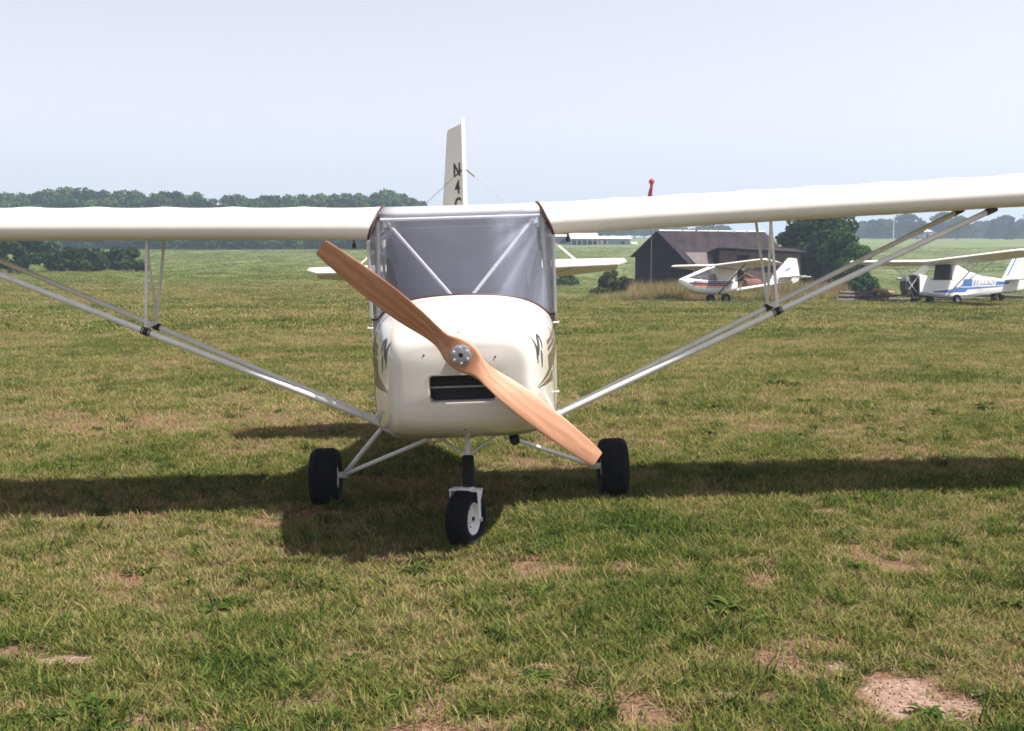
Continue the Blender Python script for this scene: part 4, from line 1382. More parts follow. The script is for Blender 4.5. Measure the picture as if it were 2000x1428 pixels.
# single hazy trees on the right
def conifer_mesh(seed):
    rg = random.Random(seed)
    cl = []
    for i in range(26):
        t = i / 25
        z = 1.2 + t * 9.0; r_ = (1 - t) * 2.3 + .15
        for k in range(4):
            a_ = rg.uniform(0, 6.28)
            cl.append(((math.cos(a_) * r_ * .6, math.sin(a_) * r_ * .6, z), .35 + r_ * .32))
    return foliage_mesh('crown', cl, 2600, .5, M['needle'], seed, .6)
con = conifer_mesh(5)
tkc = trunk_mb(9.5, .2, 0, 9, 1); mec = bpy.data.meshes.new('trunk'); mec.from_pydata([tuple(v) for v in tkc.v], [], tkc.f); mec.materials.append(M['bark'])
def far_tree(px, d, top_py, k, label, wide=1.0):
    x = at_px(px, d); z = ground_z(x, d) - .3
    top = EYE + (485 - top_py) / 2200 * d
    if k == 'c':
        o = tree('conifer', (x, d, z), label, 'tree', con, mec, 1, px * .7, 'hazy trees beyond the right-hand field'); h0 = 10.6
    else:
        o = tree('broadleaf_tree', (x, d, z), label, 'tree', protos[k][0], protos[k][1], 1, px * .7, 'hazy trees beyond the right-hand field'); h0 = [11.9, 12.8, 11.3, 12.4][k]
    s_ = (top - z) / h0
    o.scale = (s_ * wide * 1.35, s_ * wide * 1.35, s_)
far_tree(1688, 430, 436, 0, 'hazy low tree just right of the dark tree by the barn')
far_tree(1722, 390, 428, 2, 'broad hazy tree left of the utility pole', 1.15)
far_tree(1775, 400, 414, 1, 'tall hazy tree right of the utility pole', 1.1)
far_tree(1800, 380, 424, 3, 'slim hazy tree in front of the pale farmhouse', .8)
far_tree(1846, 405, 412, 1, 'tall hazy tree overlapping the upper end of the rear lift strut', 1.0)
far_tree(1880, 395, 420, 2, 'rounded hazy tree between the ends of the two lift struts', 1.0)
far_tree(1925, 440, 446, 0, 'low pale hazy tree in the gap in the far tree row', 1.0)
far_tree(1950, 385, 428, 'c', 'pointed dark conifer at the left of the right-edge trees', 1.0)
far_tree(1972, 410, 418, 1, 'tall hazy tree behind the pointed conifers', 1.1)
far_tree(1990, 380, 424, 'c', 'pointed dark conifer nearest the right edge', 1.1)
far_tree(2040, 395, 414, 2, 'broad hazy tree cut by the right edge', 1.2)

# dense tree by the barn and its neighbours
def own_tree(name, px, d, label, rx, rz, zc, n, size, mkey, seed, cat='tree', trunk_h=None, clumps=40, lobe=.34):
    x = at_px(px, d)
    e = empty(name, gpos(x, d, -.1), (0, 0, 0), label, cat)
    cr = foliage_mesh('crown', crown_clumps(rx, rz, zc, clumps, seed, lobe), n, size, M[mkey], seed)
    c = bpy.data.objects.new('crown', cr); c.parent = e; COL.objects.link(c)
    trunk_mb(trunk_h or zc, max(.05, rx * .05), 7, seed, rx).build('trunk', M['bark'], e, 60)
    return e
own_tree('broadleaf_tree', 1600, 84, 'dense dark green tree against the right end of the barn', 3.0, 3.1, 3.6, 15000, .26, 'leaf_dark', 41, clumps=50)
own_tree('broadleaf_tree', 1655, 78, 'lighter green leafy tree right of the barn, above the white wingtip', 1.7, 2.1, 2.7, 8000, .22, 'leaf', 42)
own_tree('shrub', 1682, 66, 'rounded dark shrub behind the log pile end', 1.2, 1.0, .9, 5000, .16, 'leaf_dark', 43, 'shrub')
own_tree('shrub', 1206, 69, 'olive-green bush standing left of the barn', 1.05, 1.05, .95, 5200, .14, 'leaf_olive', 44, 'shrub', clumps=26)
own_tree('shrub', 1178, 67, 'small low olive bush at the far left of the barn bushes', .8, .5, .45, 2600, .13, 'leaf_olive', 45, 'shrub', clumps=18)
own_tree('shrub', 1228, 70.5, 'dark low bush against the barn corner', 1.0, .75, .65, 4200, .14, 'needle', 46, 'shrub', clumps=20)
own_tree('shrub', 1345, 54, 'dark green weed bush under the nose of the tail-boom aircraft', .55, .28, .26, 1800, .1, 'leaf_dark', 47, 'shrub', clumps=14)
own_tree('shrub', 1965, 47.5, 'small green weed bush under the blue-striped aircraft tail', .32, .28, .28, 900, .08, 'leaf', 48, 'shrub', clumps=10)
own_tree('shrub', 1104, 100, 'low green bush in the meadow below the tailplane', 1.6, .45, .4, 2600, .18, 'leaf', 49, 'shrub', clumps=16)

# hedge at the left field edge
hx = []
rnd = random.Random(8)
for i in range(150):
    pxx = rnd.uniform(-260, 292)
    d = rnd.uniform(98, 112)
    h = interp(pxx, [-260, -40, 60, 130, 190, 240, 285, 292], [4.2, 4.0, 3.4, 2.4, 1.6, 1.9, 1.9, 1.0])
    hx.append((at_px(pxx, d), d, rnd.uniform(.12, .85) * h, rnd.uniform(.5, .8)))
hc = hx[0][0]
hedge = empty('hedge', gpos(at_px(100, 105), 105), (0, 0, 0), 'long dark green hedge at the edge of the left-hand field', 'hedge')
ox, oy, oz = hedge.location
hm = foliage_mesh('foliage', [((x - ox, y - oy, z), r_) for x, y, z, r_ in hx], 26000, .26, M['leaf_dark'], 51)
o = bpy.data.objects.new('foliage', hm); o.parent = hedge; COL.objects.link(o)
own_tree('shrub', 52, 92, 'small separate bush in the left field below the strut', .7, .4, .35, 1500, .14, 'leaf_dark', 52, 'shrub', clumps=12)
own_tree('shrub', 672, 118, 'low dark scrub in the field beyond the left tailplane tip', 1.6, .5, .4, 2200, .2, 'leaf_olive', 53, 'shrub', clumps=14)

# ------------------------------------------------------------------ the two ultralights by the barn
M['ul_white'] = mat('ultralight_white', (0.78, 0.78, 0.78), 0.45, var=0.04)
M['ul_under'] = mat('ultralight_cloth', (0.74, 0.71, 0.65), 0.6, var=0.06)
M['blue'] = mat('blue_stripe', (0.05, 0.15, 0.42), 0.45, var=0.1)
M['navy'] = mat('navy_stripe', (0.015, 0.02, 0.07), 0.45, var=0.1)
M['red'] = mat('red_stripe', (0.45, 0.03, 0.04), 0.45, var=0.1)
M['yellow'] = mat('yellow_stripe', (0.62, 0.45, 0.18), 0.5, var=0.1)
M['ul_glass'] = glass_mat('ultralight_screen', (0.86, 0.86, 0.9), 0.2, (0.75, 0.75, 0.82))

def ul_wing(parent, sx, root, half, ch, dih, th=.13, inc=R(8.5), tip=.55):
    """root: Vector at the leading edge; nose along -x of the aircraft frame, span along y"""
    up = [(0, 0), (.02, .035), (.08, .07), (.2, .1), (.35, .1), (.6, .07), (.85, .025), (1, 0)]
    lo = [(.6, -.01), (.35, -.015), (.2, -.02), (.08, -.025), (.02, -.015)]
    rr = []
    for t, k in ((0, 1), (.25, 1), (.5, 1), (.75, 1), (.93, 1), (.975, .9), (1, tip)):
        rr.append([root + Vector((c * ch * k + (1 - k) * .35 * ch * .6, sx * t * half, z * ch * .9 * k - c * ch * k * math.sin(inc) + t * half * math.tan(dih))) for c, z in up + lo])
    return MB().loft(rr, True, True).build('wing', M['ul_under'], parent, 50)

def small_wheel(parent, c, dia, w, name='wheel'):
    e = empty(name, c); e.parent = parent
    r_ = dia / 2
    MB().lathe([(-w * .35, r_ * .5), (-w / 2, r_ * .7), (-w * .45, r_ * .9), (-w * .25, r_), (w * .25, r_), (w * .45, r_ * .9), (w / 2, r_ * .7), (w * .35, r_ * .5)], 24, 'Y').build('tyre', M['rubber'], e, 40)
    MB().lathe([(-w * .36, r_ * .5), (-w * .2, r_ * .3), (-w * .4, .001)], 18, 'Y').build('rim', M['pole'], e, 40)
    MB().lathe([(w * .36, r_ * .5), (w * .2, r_ * .3), (w * .4, .001)], 18, 'Y').build('rim', M['pole'], e, 40)
    return e

# ---- white pod-and-boom ultralight with red and blue stripes
UD = 48.5
ux, uy = 11.05, UD
u2 = empty('tail_boom_ultralight', gpos(ux, uy, -.02), (R(-2.75), 0, R(15)), 'white pod-and-boom ultralight with red and navy stripes, parked before the barn', 'aircraft')
U0 = 2.05      # pod nose is this far ahead of the origin; frame x runs aft
def S(u, z, y=0.0):
    return Vector(((u - U0) * .905, y, z))
# pod: lofted from stations (u, half width, z bottom, z top)
st = [(0.0, .03, .90, 1.00), (.10, .14, .78, 1.05), (.35, .24, .62, 1.10), (.8, .31, .45, 1.05), (1.3, .34, .36, 1.0), (1.8, .34, .335, .98), (2.3, .31, .38, .96), (2.75, .24, .46, .95), (3.0, .16, .53, .94)]
rr = []
for u, a_, zb, zt in st:
    rg_ = []
    for k in range(20):
        t = 2 * math.pi * k / 20
        rg_.append(S(u, (zb + zt) / 2 + (zt - zb) / 2 * math.copysign(abs(math.sin(t)) ** .7, math.sin(t)), a_ * math.copysign(abs(math.cos(t)) ** .6, math.cos(t))))
    rr.append(rg_)
pod = MB().loft(rr, True, True).build('pod', M['ul_white'], u2, 50)
podbm = bmesh.new(); podbm.from_mesh(pod.data); PB = BVHTree.FromBMesh(podbm)
def pod_stripe(u0, u1, z0, z1, m, slant=.06):
    for sy in (-1, 1):
        top, bot = [], []
        for k in range(13):
            u = lerp(u0, u1, k / 12)
            for lst, z in ((top, z1), (bot, z0)):
                zz = z - slant * (k / 12)
                h = PB.ray_cast(S(u, zz, sy * 2), Vector((0, -sy, 0)))
                p = h[0] if h[0] else S(u, zz, sy * .2)
                lst.append(p + Vector((0, sy * .006, 0)))
        MB().loft([top, bot], False).build('stripe', m, pod)
pod_stripe(.62, 2.72, .905, .955, M['black'], .05)
pod_stripe(.42, 2.6, .835, .895, M['navy'], .06)
pod_stripe(.55, 2.5, .755, .825, M['red'], .06)
pod_stripe(.85, 2.45, .68, .735, M['yellow'], .06)
podbm.free()
# screen, frame tubes, cabin sides
for sy in (-1, 1):
    MB().tube([S(.06, 1.0, sy * .05), S(.9, 1.28, sy * .2), S(1.75, 1.56, sy * .26)], [.075, .065, .055], 8, flat=.6).build('screen_frame', M['ul_white'], u2, 60)
    MB().tube([S(1.75, 1.56, sy * .26), S(2.0, .97, sy * .30)], .02, 8).build('cabin_tube', M['ul_white'], u2, 60)
    MB().add([S(.55, 1.10, sy * .2), S(1.78, .99, sy * .31), S(1.72, 1.53, sy * .26)], [(0, 1, 2)]).build('side_screen', M['ul_glass'], u2)
MB().add([S(.14, 1.04, -.1), S(.14, 1.04, .1), S(1.74, 1.57, .25), S(1.74, 1.57, -.25)], [(0, 1, 2, 3)]).build('windscreen', M['ul_glass'], u2)
# seat and rear fairing (triangular pylon)
MB().box(tuple(S(1.75, .98)), (.1, .42, .5), (0, R(-12), 0)).build('seat', M['seat'], u2)
MB().prism([(2.1, .95), (3.02, .5), (3.02, 1.42), (2.85, 1.42), (2.55, 1.25)], .22, lambda a_, b_, w: S(a_, b_, w)).build('engine_fairing', M['ul_white'], u2)
MB().prism([(1.72, 1.56), (2.95, 1.40), (2.35, .95), (1.95, .95)], .30, lambda a_, b_, w: S(a_, b_, w)).build('cabin_back', M['ul_under'], u2)
# engine and pusher propeller
eng = MB().box(tuple(S(3.20, 1.20)), (.30, .30, .26)).box(tuple(S(3.16, 1.40)), (.16, .42, .14)).box(tuple(S(3.22, 1.0)), (.22, .22, .16)).build('engine', M['black'], u2)
MB().tube([S(3.15, 1.38, -.25), S(3.40, 1.42, -.22), S(3.5, 1.30, -.2)], .045, 8).build('silencer', M['darkmetal'], u2, 60)
MB().tube([S(3.3, .93, -.15), S(3.1, .53, -.05)], .018, 6).build('engine_brace', M['ul_white'], u2)
MB().tube([S(3.35, 1.0, .1), S(3.62, .58, .02)], .014, 6).build('engine_brace', M['darkmetal'], u2)
MB().prism([(-.75, -.05), (-.1, -.07), (.1, -.07), (.75, -.05), (.75, .04), (.1, .07), (-.1, .07), (-.75, .04)], .03, lambda a_, b_, w: S(3.52 + w, 1.2 + a_ * .2 + b_ * .97, a_ * .97)).build('propeller', M['prop'], u2)
# boom and tail
MB().tube([S(2.9, .53), S(4.6, .73), S(6.1, .93)], [.065, .062, .055], 12).build('boom', M['ul_white'], u2, 60)
o = MB().prism([(4.55, .74), (4.75, .86), (4.98, 1.08), (5.0, .84)], .05, lambda a_, b_, w: S(a_, b_, w)).build('boom_fillet', M['ul_white'], u2)
fin2 = MB().prism([(4.95, 1.10), (5.86, 1.93), (6.08, 1.93), (6.08, 1.02), (5.02, .84)], .045, lambda a_, b_, w: S(a_, b_, w)).build('fin', M['ul_white'], u2)
MB().prism([(6.095, .80), (6.42, .90), (6.50, 1.12), (6.34, 1.90), (6.095, 1.93)], .04, lambda a_, b_, w: S(a_, b_, w)).build('rudder', M['ul_white'], u2)
for sy in (-1, 1):
    MB().add([S(5.42, 1.25, sy * .026), S(5.95, 1.42, sy * .026), S(5.95, 1.52, sy * .026)], [(0, 1, 2)]).build('fin_flash', M['blue'], fin2)
    MB().prism([(5.35, .03), (5.55, 1.05), (5.75, 1.22), (6.05, 1.22), (6.15, 1.05), (6.08, .03)], .035, lambda a_, b_, w: S(a_, 1.07 + w + .03 * b_, sy * b_)).build('tailplane', M['ul_white'], u2)
    MB().prism([(6.14, .12), (6.20, 1.05), (6.45, 1.0), (6.55, .3), (6.5, .12)], .03, lambda a_, b_, w: S(a_, 1.07 + w + .03 * b_ - .02, sy * b_)).build('elevator', M['ul_white'], u2)
    w2 = ul_wing(u2, sy, S(1.72, 1.60), 4.2, 1.18, R(1.4))
    a_ = S(1.95, .42, sy * .25); b_ = S(2.0, 1.60 + 2.7 * math.tan(R(1.4)), sy * 2.6)
    MB().tube([a_, b_], .022, 8).build('lift_strut', M['darkmetal'] if sy < 0 else M['tube'], u2, 60)
    MB().tube([S(1.95, .42, sy * .25), S(2.75, 1.60 + 2.7 * math.tan(R(1.4)), sy * 2.6)], .018, 8).build('lift_strut', M['tube'], u2, 60)
    MB().tube([S(1.95, .45, sy * .15), S(2.05, .22, sy * .66)], .025, 8).build('gear_leg', M['darkmetal'], u2)
    small_wheel(u2, S(2.05, .19, sy * .70), .40, .16)
# tail stand
MB().tube([S(4.75, .72), S(4.78, .30)], .022, 8).tube([S(4.78, .32), S(4.62, .02)], .02, 6).tube([S(4.78, .32), S(4.92, .03)], .02, 6).build('tail_skid', M['darkmetal'], u2)

# ---- white tractor aircraft with blue stripes and lettering
VD = 45.0
vx = 19.69
u3 = empty('striped_ultralight', gpos(vx, VD, -.02), (R(-3.4), 0, R(22)), 'white open-cabin light aircraft with blue stripes lettered SPARROW at the right edge', 'aircraft')
V0 = 1.35
def T(u, z, y=0.0):
    return Vector(((u - V0) * 1.36, y, z))
def box_ring(u, a_, zb, zt):
    return [T(u, z, y) for y, z in ((-a_ * .75, zb), (a_ * .75, zb), (a_, zb + .1), (a_, zt - .04), (a_ * .85, zt), (-a_ * .85, zt), (-a_, zt - .04), (-a_, zb + .1))]
# u = 0 at the firewall
fus = MB().loft([box_ring(0, .34, .42, 1.20), box_ring(.35, .36, .36, 1.14), box_ring(.42, .36, .35, .98), box_ring(1.25, .36, .24, .96)], True, True)
body = fus.build('fuselage', M['ul_white'], u3, 30)
fus2 = MB().loft([box_ring(1.252, .36, .24, 1.62), box_ring(1.45, .345, .24, 1.60), box_ring(1.9, .29, .26, 1.34), box_ring(2.6, .20, .33, 1.10), box_ring(3.6, .07, .45, .98), box_ring(4.35, .03, .53, .92)], True, True)
rear = fus2.build('rear_fuselage', M['ul_white'], u3, 30)
def side_poly(name, poly, m, parent, inset=.006):
    zz = []
    for sy in (-1, 1):
        vs_ = []
        for u, z in poly:
            a_ = interp(u, [0, .35, 1.25, 1.45, 1.9, 2.6, 3.6, 4.35], [.34, .36, .36, .345, .29, .20, .07, .03])
            vs_.append(T(u, z, sy * (a_ + inset)))
        MB().add(vs_, [tuple(range(len(vs_)))]).build(name, m, parent)
side_poly('stripe', [(.15, .50), (.9, .56), (1.25, .60), (1.25, .46), (.9, .46)], M['blue'], body)
side_poly('stripe', [(1.256, .47), (1.256, .62), (1.45, .70), (1.45, .47)], M['blue'], rear)
side_poly('stripe', [(1.45, .47), (1.45, .66), (1.9, .66), (1.9, .56), (1.8, .47)], M['blue'], rear)
side_poly('stripe', [(1.9, .58), (1.9, .66), (2.6, .68), (2.6, .62)], M['blue'], rear)
side_poly('stripe', [(2.6, .62), (2.6, .68), (3.55, .72), (3.55, .68)], M['blue'], rear)
side_poly('stripe', [(1.65, .70), (1.75, 1.0), (1.9, 1.0), (1.9, .70)], M['blue'], rear)
side_poly('stripe', [(1.9, .70), (1.9, 1.0), (2.13, .99), (2.10, .70)], M['blue'], rear)
side_poly('stripe', [(3.2, .74), (3.2, .90), (3.6, .88), (3.6, .76)], M['blue'], rear)
side_poly('stripe', [(3.6, .76), (3.6, .88), (3.85, .86), (3.78, .77)], M['blue'], rear)
# lettering follows the tapering side: one letter at a time
word = 'SPARROW'
for sy in (-1, 1):
    for k, ch in enumerate(word):
        u = 2.22 + k * .155 if sy < 0 else 2.22 + (6 - k) * .155
        a0 = interp(u, [1.9, 2.6, 3.6], [.29, .20, .07])
        ex = (T(u + .1, 0, sy * interp(u + .1, [1.9, 2.6, 3.6], [.29, .20, .07])) - T(u, 0, sy * a0)).normalized() * (1 if sy < 0 else -1)
        ez = Vector((0, 0, 1)); nn = ex.cross(ez)
        for (sz, mm, of, bd) in ((.27, 'blue', .009, .016), (.25, 'ul_white', .013, .002)):
            o_ = T(u, .83 + .004 * k, sy * a0) + nn * of
            mt = Matrix(((ex.x, ez.x, nn.x, o_.x), (ex.y, ez.y, nn.y, o_.y), (ex.z, ez.z, nn.z, o_.z), (0, 0, 0, 1)))
            text_mesh('letter', ch, sz, mt, M[mm], rear, .001, .2, bd)
# black seat back / rear window post, cowl deck, screen
MB().prism([(.98, .97), (1.16, .97), (1.235, 1.62), (1.08, 1.62)], .60, lambda a_, b_, w: T(a_, b_, w)).build('rear_window', M['black'], u3)
MB().box(tuple(T(.75, .98)), (.35, .5, .06)).build('dashboard', M['seat'], u3)
rr = []
for v in (0, .5, 1):
    row = []
    for k in range(9):
        y = -.34 + .68 * k / 8
        row.append(T(.02 + .55 * v + .12 * (y / .34) ** 2 * (1 - v), 1.20 + .52 * v - .05 * (y / .34) ** 2, y * (1 - .1 * v)))
    rr.append(row)
MB().loft(rr, False).build('windscreen', M['ul_glass'], u3, 179)
# engine in front of the firewall
MB().prism([(-.30, .34), (.30, .34), (.34, 1.0), (.2, 1.16), (-.2, 1.16), (-.34, 1.0)], .03, lambda a_, b_, w: T(-.03 + w, b_ + .04, a_)).build('firewall', M['darkmetal'], u3)
MB().box(tuple(T(-.28, .78)), (.38, .30, .36)).box(tuple(T(-.25, .52)), (.28, .36, .22)).build('engine_block', M['darkmetal'], u3)
for sy in (-1, 1):
    MB().box(tuple(T(-.34, 1.04, sy * .1)), (.18, .14, .18)).build('cylinder_head', M['alu'], u3)
    MB().tube([T(-.02, .45, sy * .25), T(-.30, .95, sy * .16)], .014, 6).build('engine_mount', M['tube'], u3)
    MB().tube([T(-.02, 1.1, sy * .25), T(-.30, .62, sy * .16)], .014, 6).build('engine_mount', M['tube'], u3)
MB().tube([T(-.45, 1.06, .05), T(-.60, 1.06, .05)], .05, 10).build('prop_hub', M['alu'], u3)
MB().tube([T(-.15, .5, -.1), T(-.2, .28, -.2), T(.1, .22, -.22)], .06, 8).build('exhaust_pipe', M['black'], u3, 60)
# tail
fin3 = MB().prism([(3.55, .98), (4.05, 1.92), (4.30, 1.92), (4.42, .55), (4.30, .50), (4.25, .95)], .04, lambda a_, b_, w: T(a_, b_, w)).build('fin', M['ul_white'], u3)
MB().prism([(4.44, .55), (4.75, .60), (4.80, 1.3), (4.62, 1.90), (4.33, 1.92)], .035, lambda a_, b_, w: T(a_, b_, w)).build('rudder', M['ul_white'], u3)
for sy in (-1, 1):
    MB().add([T(3.72, 1.10, sy * .023), T(4.12, 1.86, sy * .023), T(4.18, 1.86, sy * .023), T(3.80, 1.10, sy * .023)], [(0, 1, 2, 3)]).build('fin_flash', M['blue'], fin3)
    MB().prism([(3.62, .03), (3.75, 1.15), (4.0, 1.25), (4.28, 1.25), (4.28, .03)], .035, lambda a_, b_, w: T(a_, .95 + w, sy * b_)).build('tailplane', M['ul_under'], u3)
    ul_wing(u3, sy, T(.48, 1.72), 4.6, 1.25, R(2.5))
    b_ = T(.75, 1.70 + 2.6 * math.tan(R(2.6)), sy * 2.6)
    MB().tube([T(1.0, .30, sy * .35), b_], .024, 8).build('lift_strut', M['tube'], u3, 60)
    c_ = T(1.35, 1.68 + 2.6 * math.tan(R(2.6)), sy * 2.6)
    MB().tube([T(1.05, .30, sy * .35), c_], .02, 8).build('lift_strut', M['tube'], u3, 60)
    MB().tube([T(1.0, .30, sy * .35).lerp(b_, .6), T(.8, 1.66 + 1.7 * math.tan(R(2.6)), sy * 1.7)], .012, 6).build('jury_strut', M['tube'], u3)
    MB().tube([T(1.0, .30, sy * .3), T(1.15, .20, sy * .66)], .024, 8).build('gear_leg', M['darkmetal'], u3)
    small_wheel(u3, T(1.15, .19, sy * .72), .38, .15)
MB().tube([T(.15, .38), T(.02, .2)], .022, 8).build('nose_leg', M['darkmetal'], u3)
small_wheel(u3, T(.0, .16), .32, .12, 'nose_wheel')
MB().tube([T(.2, .30), T(4.5, .44)], .02, 6).build('keel_tube', M['darkmetal'], u3)

# ------------------------------------------------------------------ log pile
M['log'] = mat('grey_log', (0.10, 0.082, 0.085), 0.9, var=0.35, vscale=4, stretch=(1.0, 8, 8), bump=.4, bscale=10)
M['log_end'] = mat('log_end_grain', (0.20, 0.15, 0.11), 0.9, var=0.3, vscale=20)
M['log_tan'] = mat('split_tan_timber', (0.26, 0.185, 0.10), 0.9, var=0.25, vscale=4, stretch=(1, 8, 8))
LD = 47.5
def log(px, z, L_, r_, ang, m, label, dd=0.0, tilt=0.0):
    x = at_px(px, LD + dd); g = ground_z(x, LD + dd)
    e = empty('log', (x, LD + dd, g + z), (0, R(tilt), R(ang)), label, 'log', 'logs of the pile by the striped aircraft')
    rg = random.Random(int(px * 7 + z * 100))
    pts_ = [(-L_ / 2 + L_ * k / 6, rg.uniform(-.02, .02), rg.uniform(-.02, .02)) for k in range(7)]
    MB().tube(pts_, [r_ * rg.uniform(.88, 1.1) for _ in range(7)], 9, cap=False).build('trunk_piece', m, e, 60)
    for s_, p in ((-1, pts_[0]), (1, pts_[-1])):
        MB().lathe([(0, .0005), (0, r_ * .98), (-s_ * .015, r_ * 1.0)], 9, 'X', p).build('cut_end', M['log_end'], e)
log(1672, .09, 1.3, .085, 4, M['log'], 'grey log at the bottom left of the log pile')
log(1676, .25, 1.25, .08, -3, M['log'], 'grey log lying second from the ground at the pile\'s left end', .1)
log(1680, .41, 1.35, .075, 2, M['log'], 'pale grey log on top of the pile\'s left end', .2)
log(1712, .10, 1.1, .09, -14, M['log'], 'grey log low in the middle of the log pile', -.1)
log(1708, .28, 1.0, .085, 18, M['log'], 'slanting grey log across the middle of the log pile', .1, 6)
log(1738, .30, 1.1, .09, -8, M['log'], 'dark log below the tan timber on the log pile', .2, -4)
log(1736, .47, .95, .10, 8, M['log_tan'], 'tan split timber on top of the log pile', .15, 10)
log(1722, .45, .7, .07, 28, M['log'], 'short dark log leaning on top of the pile', .35, -14)
log(1772, .12, 1.2, .075, 6, M['log'], 'dark log at the right end of the pile, by the engine', .0)
log(1800, .26, 1.6, .055, 2, M['log'], 'thin dark pole lying from the pile towards the aircraft engine', .4, 3)
log(1880, .16, 2.6, .06, -2, M['log'], 'long dark pole on the ground behind the striped aircraft', 1.6)
log(1970, .24, 2.2, .07, 3, M['log'], 'dark log behind the tail of the striped aircraft', 1.9, 2)

# ------------------------------------------------------------------ grass
def blade_mat(name, green, straw, transl=.30):
    m, nt, b, out = new_mat(name)
    N, L = nt.nodes, nt.links
    N.remove(b)
    ai = N.new('ShaderNodeAttribute'); ai.attribute_type = 'INSTANCER'; ai.attribute_name = 'tone'
    ab = N.new('ShaderNodeAttribute'); ab.attribute_name = 'bl'
    sm = N.new('ShaderNodeMath'); sm.operation = 'ADD'
    mu = N.new('ShaderNodeMath'); mu.operation = 'MULTIPLY_ADD'; mu.inputs[1].default_value = 0.55; mu.inputs[2].default_value = -0.275
    L.new(ab.outputs['Fac'], mu.inputs[0])
    L.new(ai.outputs['Fac'], sm.inputs[0]); L.new(mu.outputs[0], sm.inputs[1])
    rp = N.new('ShaderNodeValToRGB')
    el = rp.color_ramp.elements
    stops = green + straw
    while len(el) < len(stops): el.new(.5)
    for i, (e, (p, c)) in enumerate(zip(el, stops)):
        e.position = p; e.color = c + (1,)
    L.new(sm.outputs[0], rp.inputs[0])
    df = N.new('ShaderNodeBsdfDiffuse'); tl = N.new('ShaderNodeBsdfTranslucent')
    L.new(rp.outputs[0], df.inputs[0]); L.new(rp.outputs[0], tl.inputs[0])
    mx = N.new('ShaderNodeMixShader'); mx.inputs[0].default_value = transl
    L.new(df.outputs[0], mx.inputs[1]); L.new(tl.outputs[0], mx.inputs[2])
    L.new(mx.outputs[0], out.inputs[0])
    return m
M['grass'] = blade_mat('grass_blades', [(0.0, (0.024, 0.048, 0.012)), (0.25, (0.078, 0.112, 0.024)), (0.45, (0.145, 0.160, 0.040))], [(0.62, (0.225, 0.198, 0.076)), (0.82, (0.34, 0.265, 0.14)), (1.0, (0.25, 0.135, 0.085))])

def tuft(name, n, h, w, spread, lean, seed, segs=2, flat=False):
    rg = random.Random(seed)
    V, F, A = [], [], []
    for i in range(n):
        a_ = rg.uniform(0, 6.283); r_ = spread * math.sqrt(rg.random())
        x0, y0 = r_ * math.cos(a_), r_ * math.sin(a_)
        dr = rg.uniform(0, 6.283)
        hh = h * rg.uniform(.45, 1.15); ww = w * rg.uniform(.7, 1.3)
        ln = lean * rg.uniform(.3, 1.5) * hh
        side = Vector((-math.sin(dr), math.cos(dr), 0)) * ww / 2
        tw = rg.uniform(-.6, .6)
        side = Matrix.Rotation(tw, 3, 'Z') @ side
        b = len(V)
        bl = rg.random()
        for k in range(segs):
            t = k / segs
            c = Vector((x0 + math.cos(dr) * ln * t ** 1.7, y0 + math.sin(dr) * ln * t ** 1.7, hh * (t - .18 * t * t * lean) - .004))
            f = 1 - .35 * t
            V += [c - side * f, c + side * f]; A += [bl, bl]
        c = Vector((x0 + math.cos(dr) * ln, y0 + math.sin(dr) * ln, hh * (1 - .25 * min(1.5, lean))))
        V.append(c); A.append(bl)
        for k in range(segs - 1):
            F.append((b + 2 * k, b + 2 * k + 1, b + 2 * k + 3, b + 2 * k + 2))
        F.append((b + 2 * segs - 2, b + 2 * segs - 1, b + 2 * segs))
    me = bpy.data.meshes.new(name)
    me.from_pydata([tuple(v) for v in V], [], F)
    at = me.attributes.new('bl', 'FLOAT', 'POINT'); at.data.foreach_set('value', np.array(A, dtype=np.float32))
    me.materials.append(M['grass'])
    return me

rg = np.random.default_rng(12)
near_src = [tuft('tuft', 13, .060, .0042, .035, .8, 100 + i, 2) for i in range(5)] + [tuft('tuft', 10, .042, .0042, .045, 1.6, 120 + i, 2) for i in range(4)] + [tuft('tuft', 11, .085, .0060, .03, .9, 140 + i, 2) for i in range(3)]
P, RO, SC, KI, TO = [], [], [], [], []
def green_map(x, y):
    return (noise.noise(Vector((x * .55, y * .75, 4.2))) + .7 * noise.noise(Vector((x * 1.7, y * 2.1, 9.2))) + .75 * noise.noise(Vector((x * 5.0, y * 5.5, 1.2))) + .4 * noise.noise(Vector((x * 12, y * 13, 6.2))) + (.8 * noise.noise(Vector((x * .05 + 3, y * .30, 7.7))) if y > 9 else 0))
def scatter(y0, y1, dens, lo, hi, kinds_lo, kinds_hi, srow, wide=.60):
    area = 0
    y = y0
    while y < y1:
        dy = max(.25, y * .05)
        w = 2 * wide * y + 2.6
        n_ = int(dens(y) * w * dy)
        X = rg.uniform(-w / 2, w / 2, n_) + .045 * y; Y_ = rg.uniform(y, y + dy, n_)
        for x, yy in zip(X, Y_):
            b_ = bare(x, yy)
            g = green_map(x, yy)
            keep = 1 - .72 * sstep(.12, .55, b_) - .25 * sstep(.6, .8, b_)
            keep *= .34 + .66 * sstep(-.9, .25, g)
            if rg.random() > keep: continue
            P.append((x, yy, ground_z(x, yy)))
            RO.append((rg.normal() * .12, rg.normal() * .12, rg.uniform(0, 6.283)))
            s_ = srow(yy) * rg.uniform(.7, 1.25) * (1 + .18 * max(-1, min(1, g)))
            SC.append((s_ * 1.05, s_ * 1.05, min(s_, 1.05)))
            KI.append(rg.integers(kinds_lo, kinds_hi))
            TO.append(min(.98, max(.03, .435 + .06 * sstep(6, 12, yy) - (.30 - .16 * sstep(40, 90, yy)) * g + rg.normal() * .15 + .22 * b_ - (.14 * sstep(45, 80, yy)))))
        y += dy
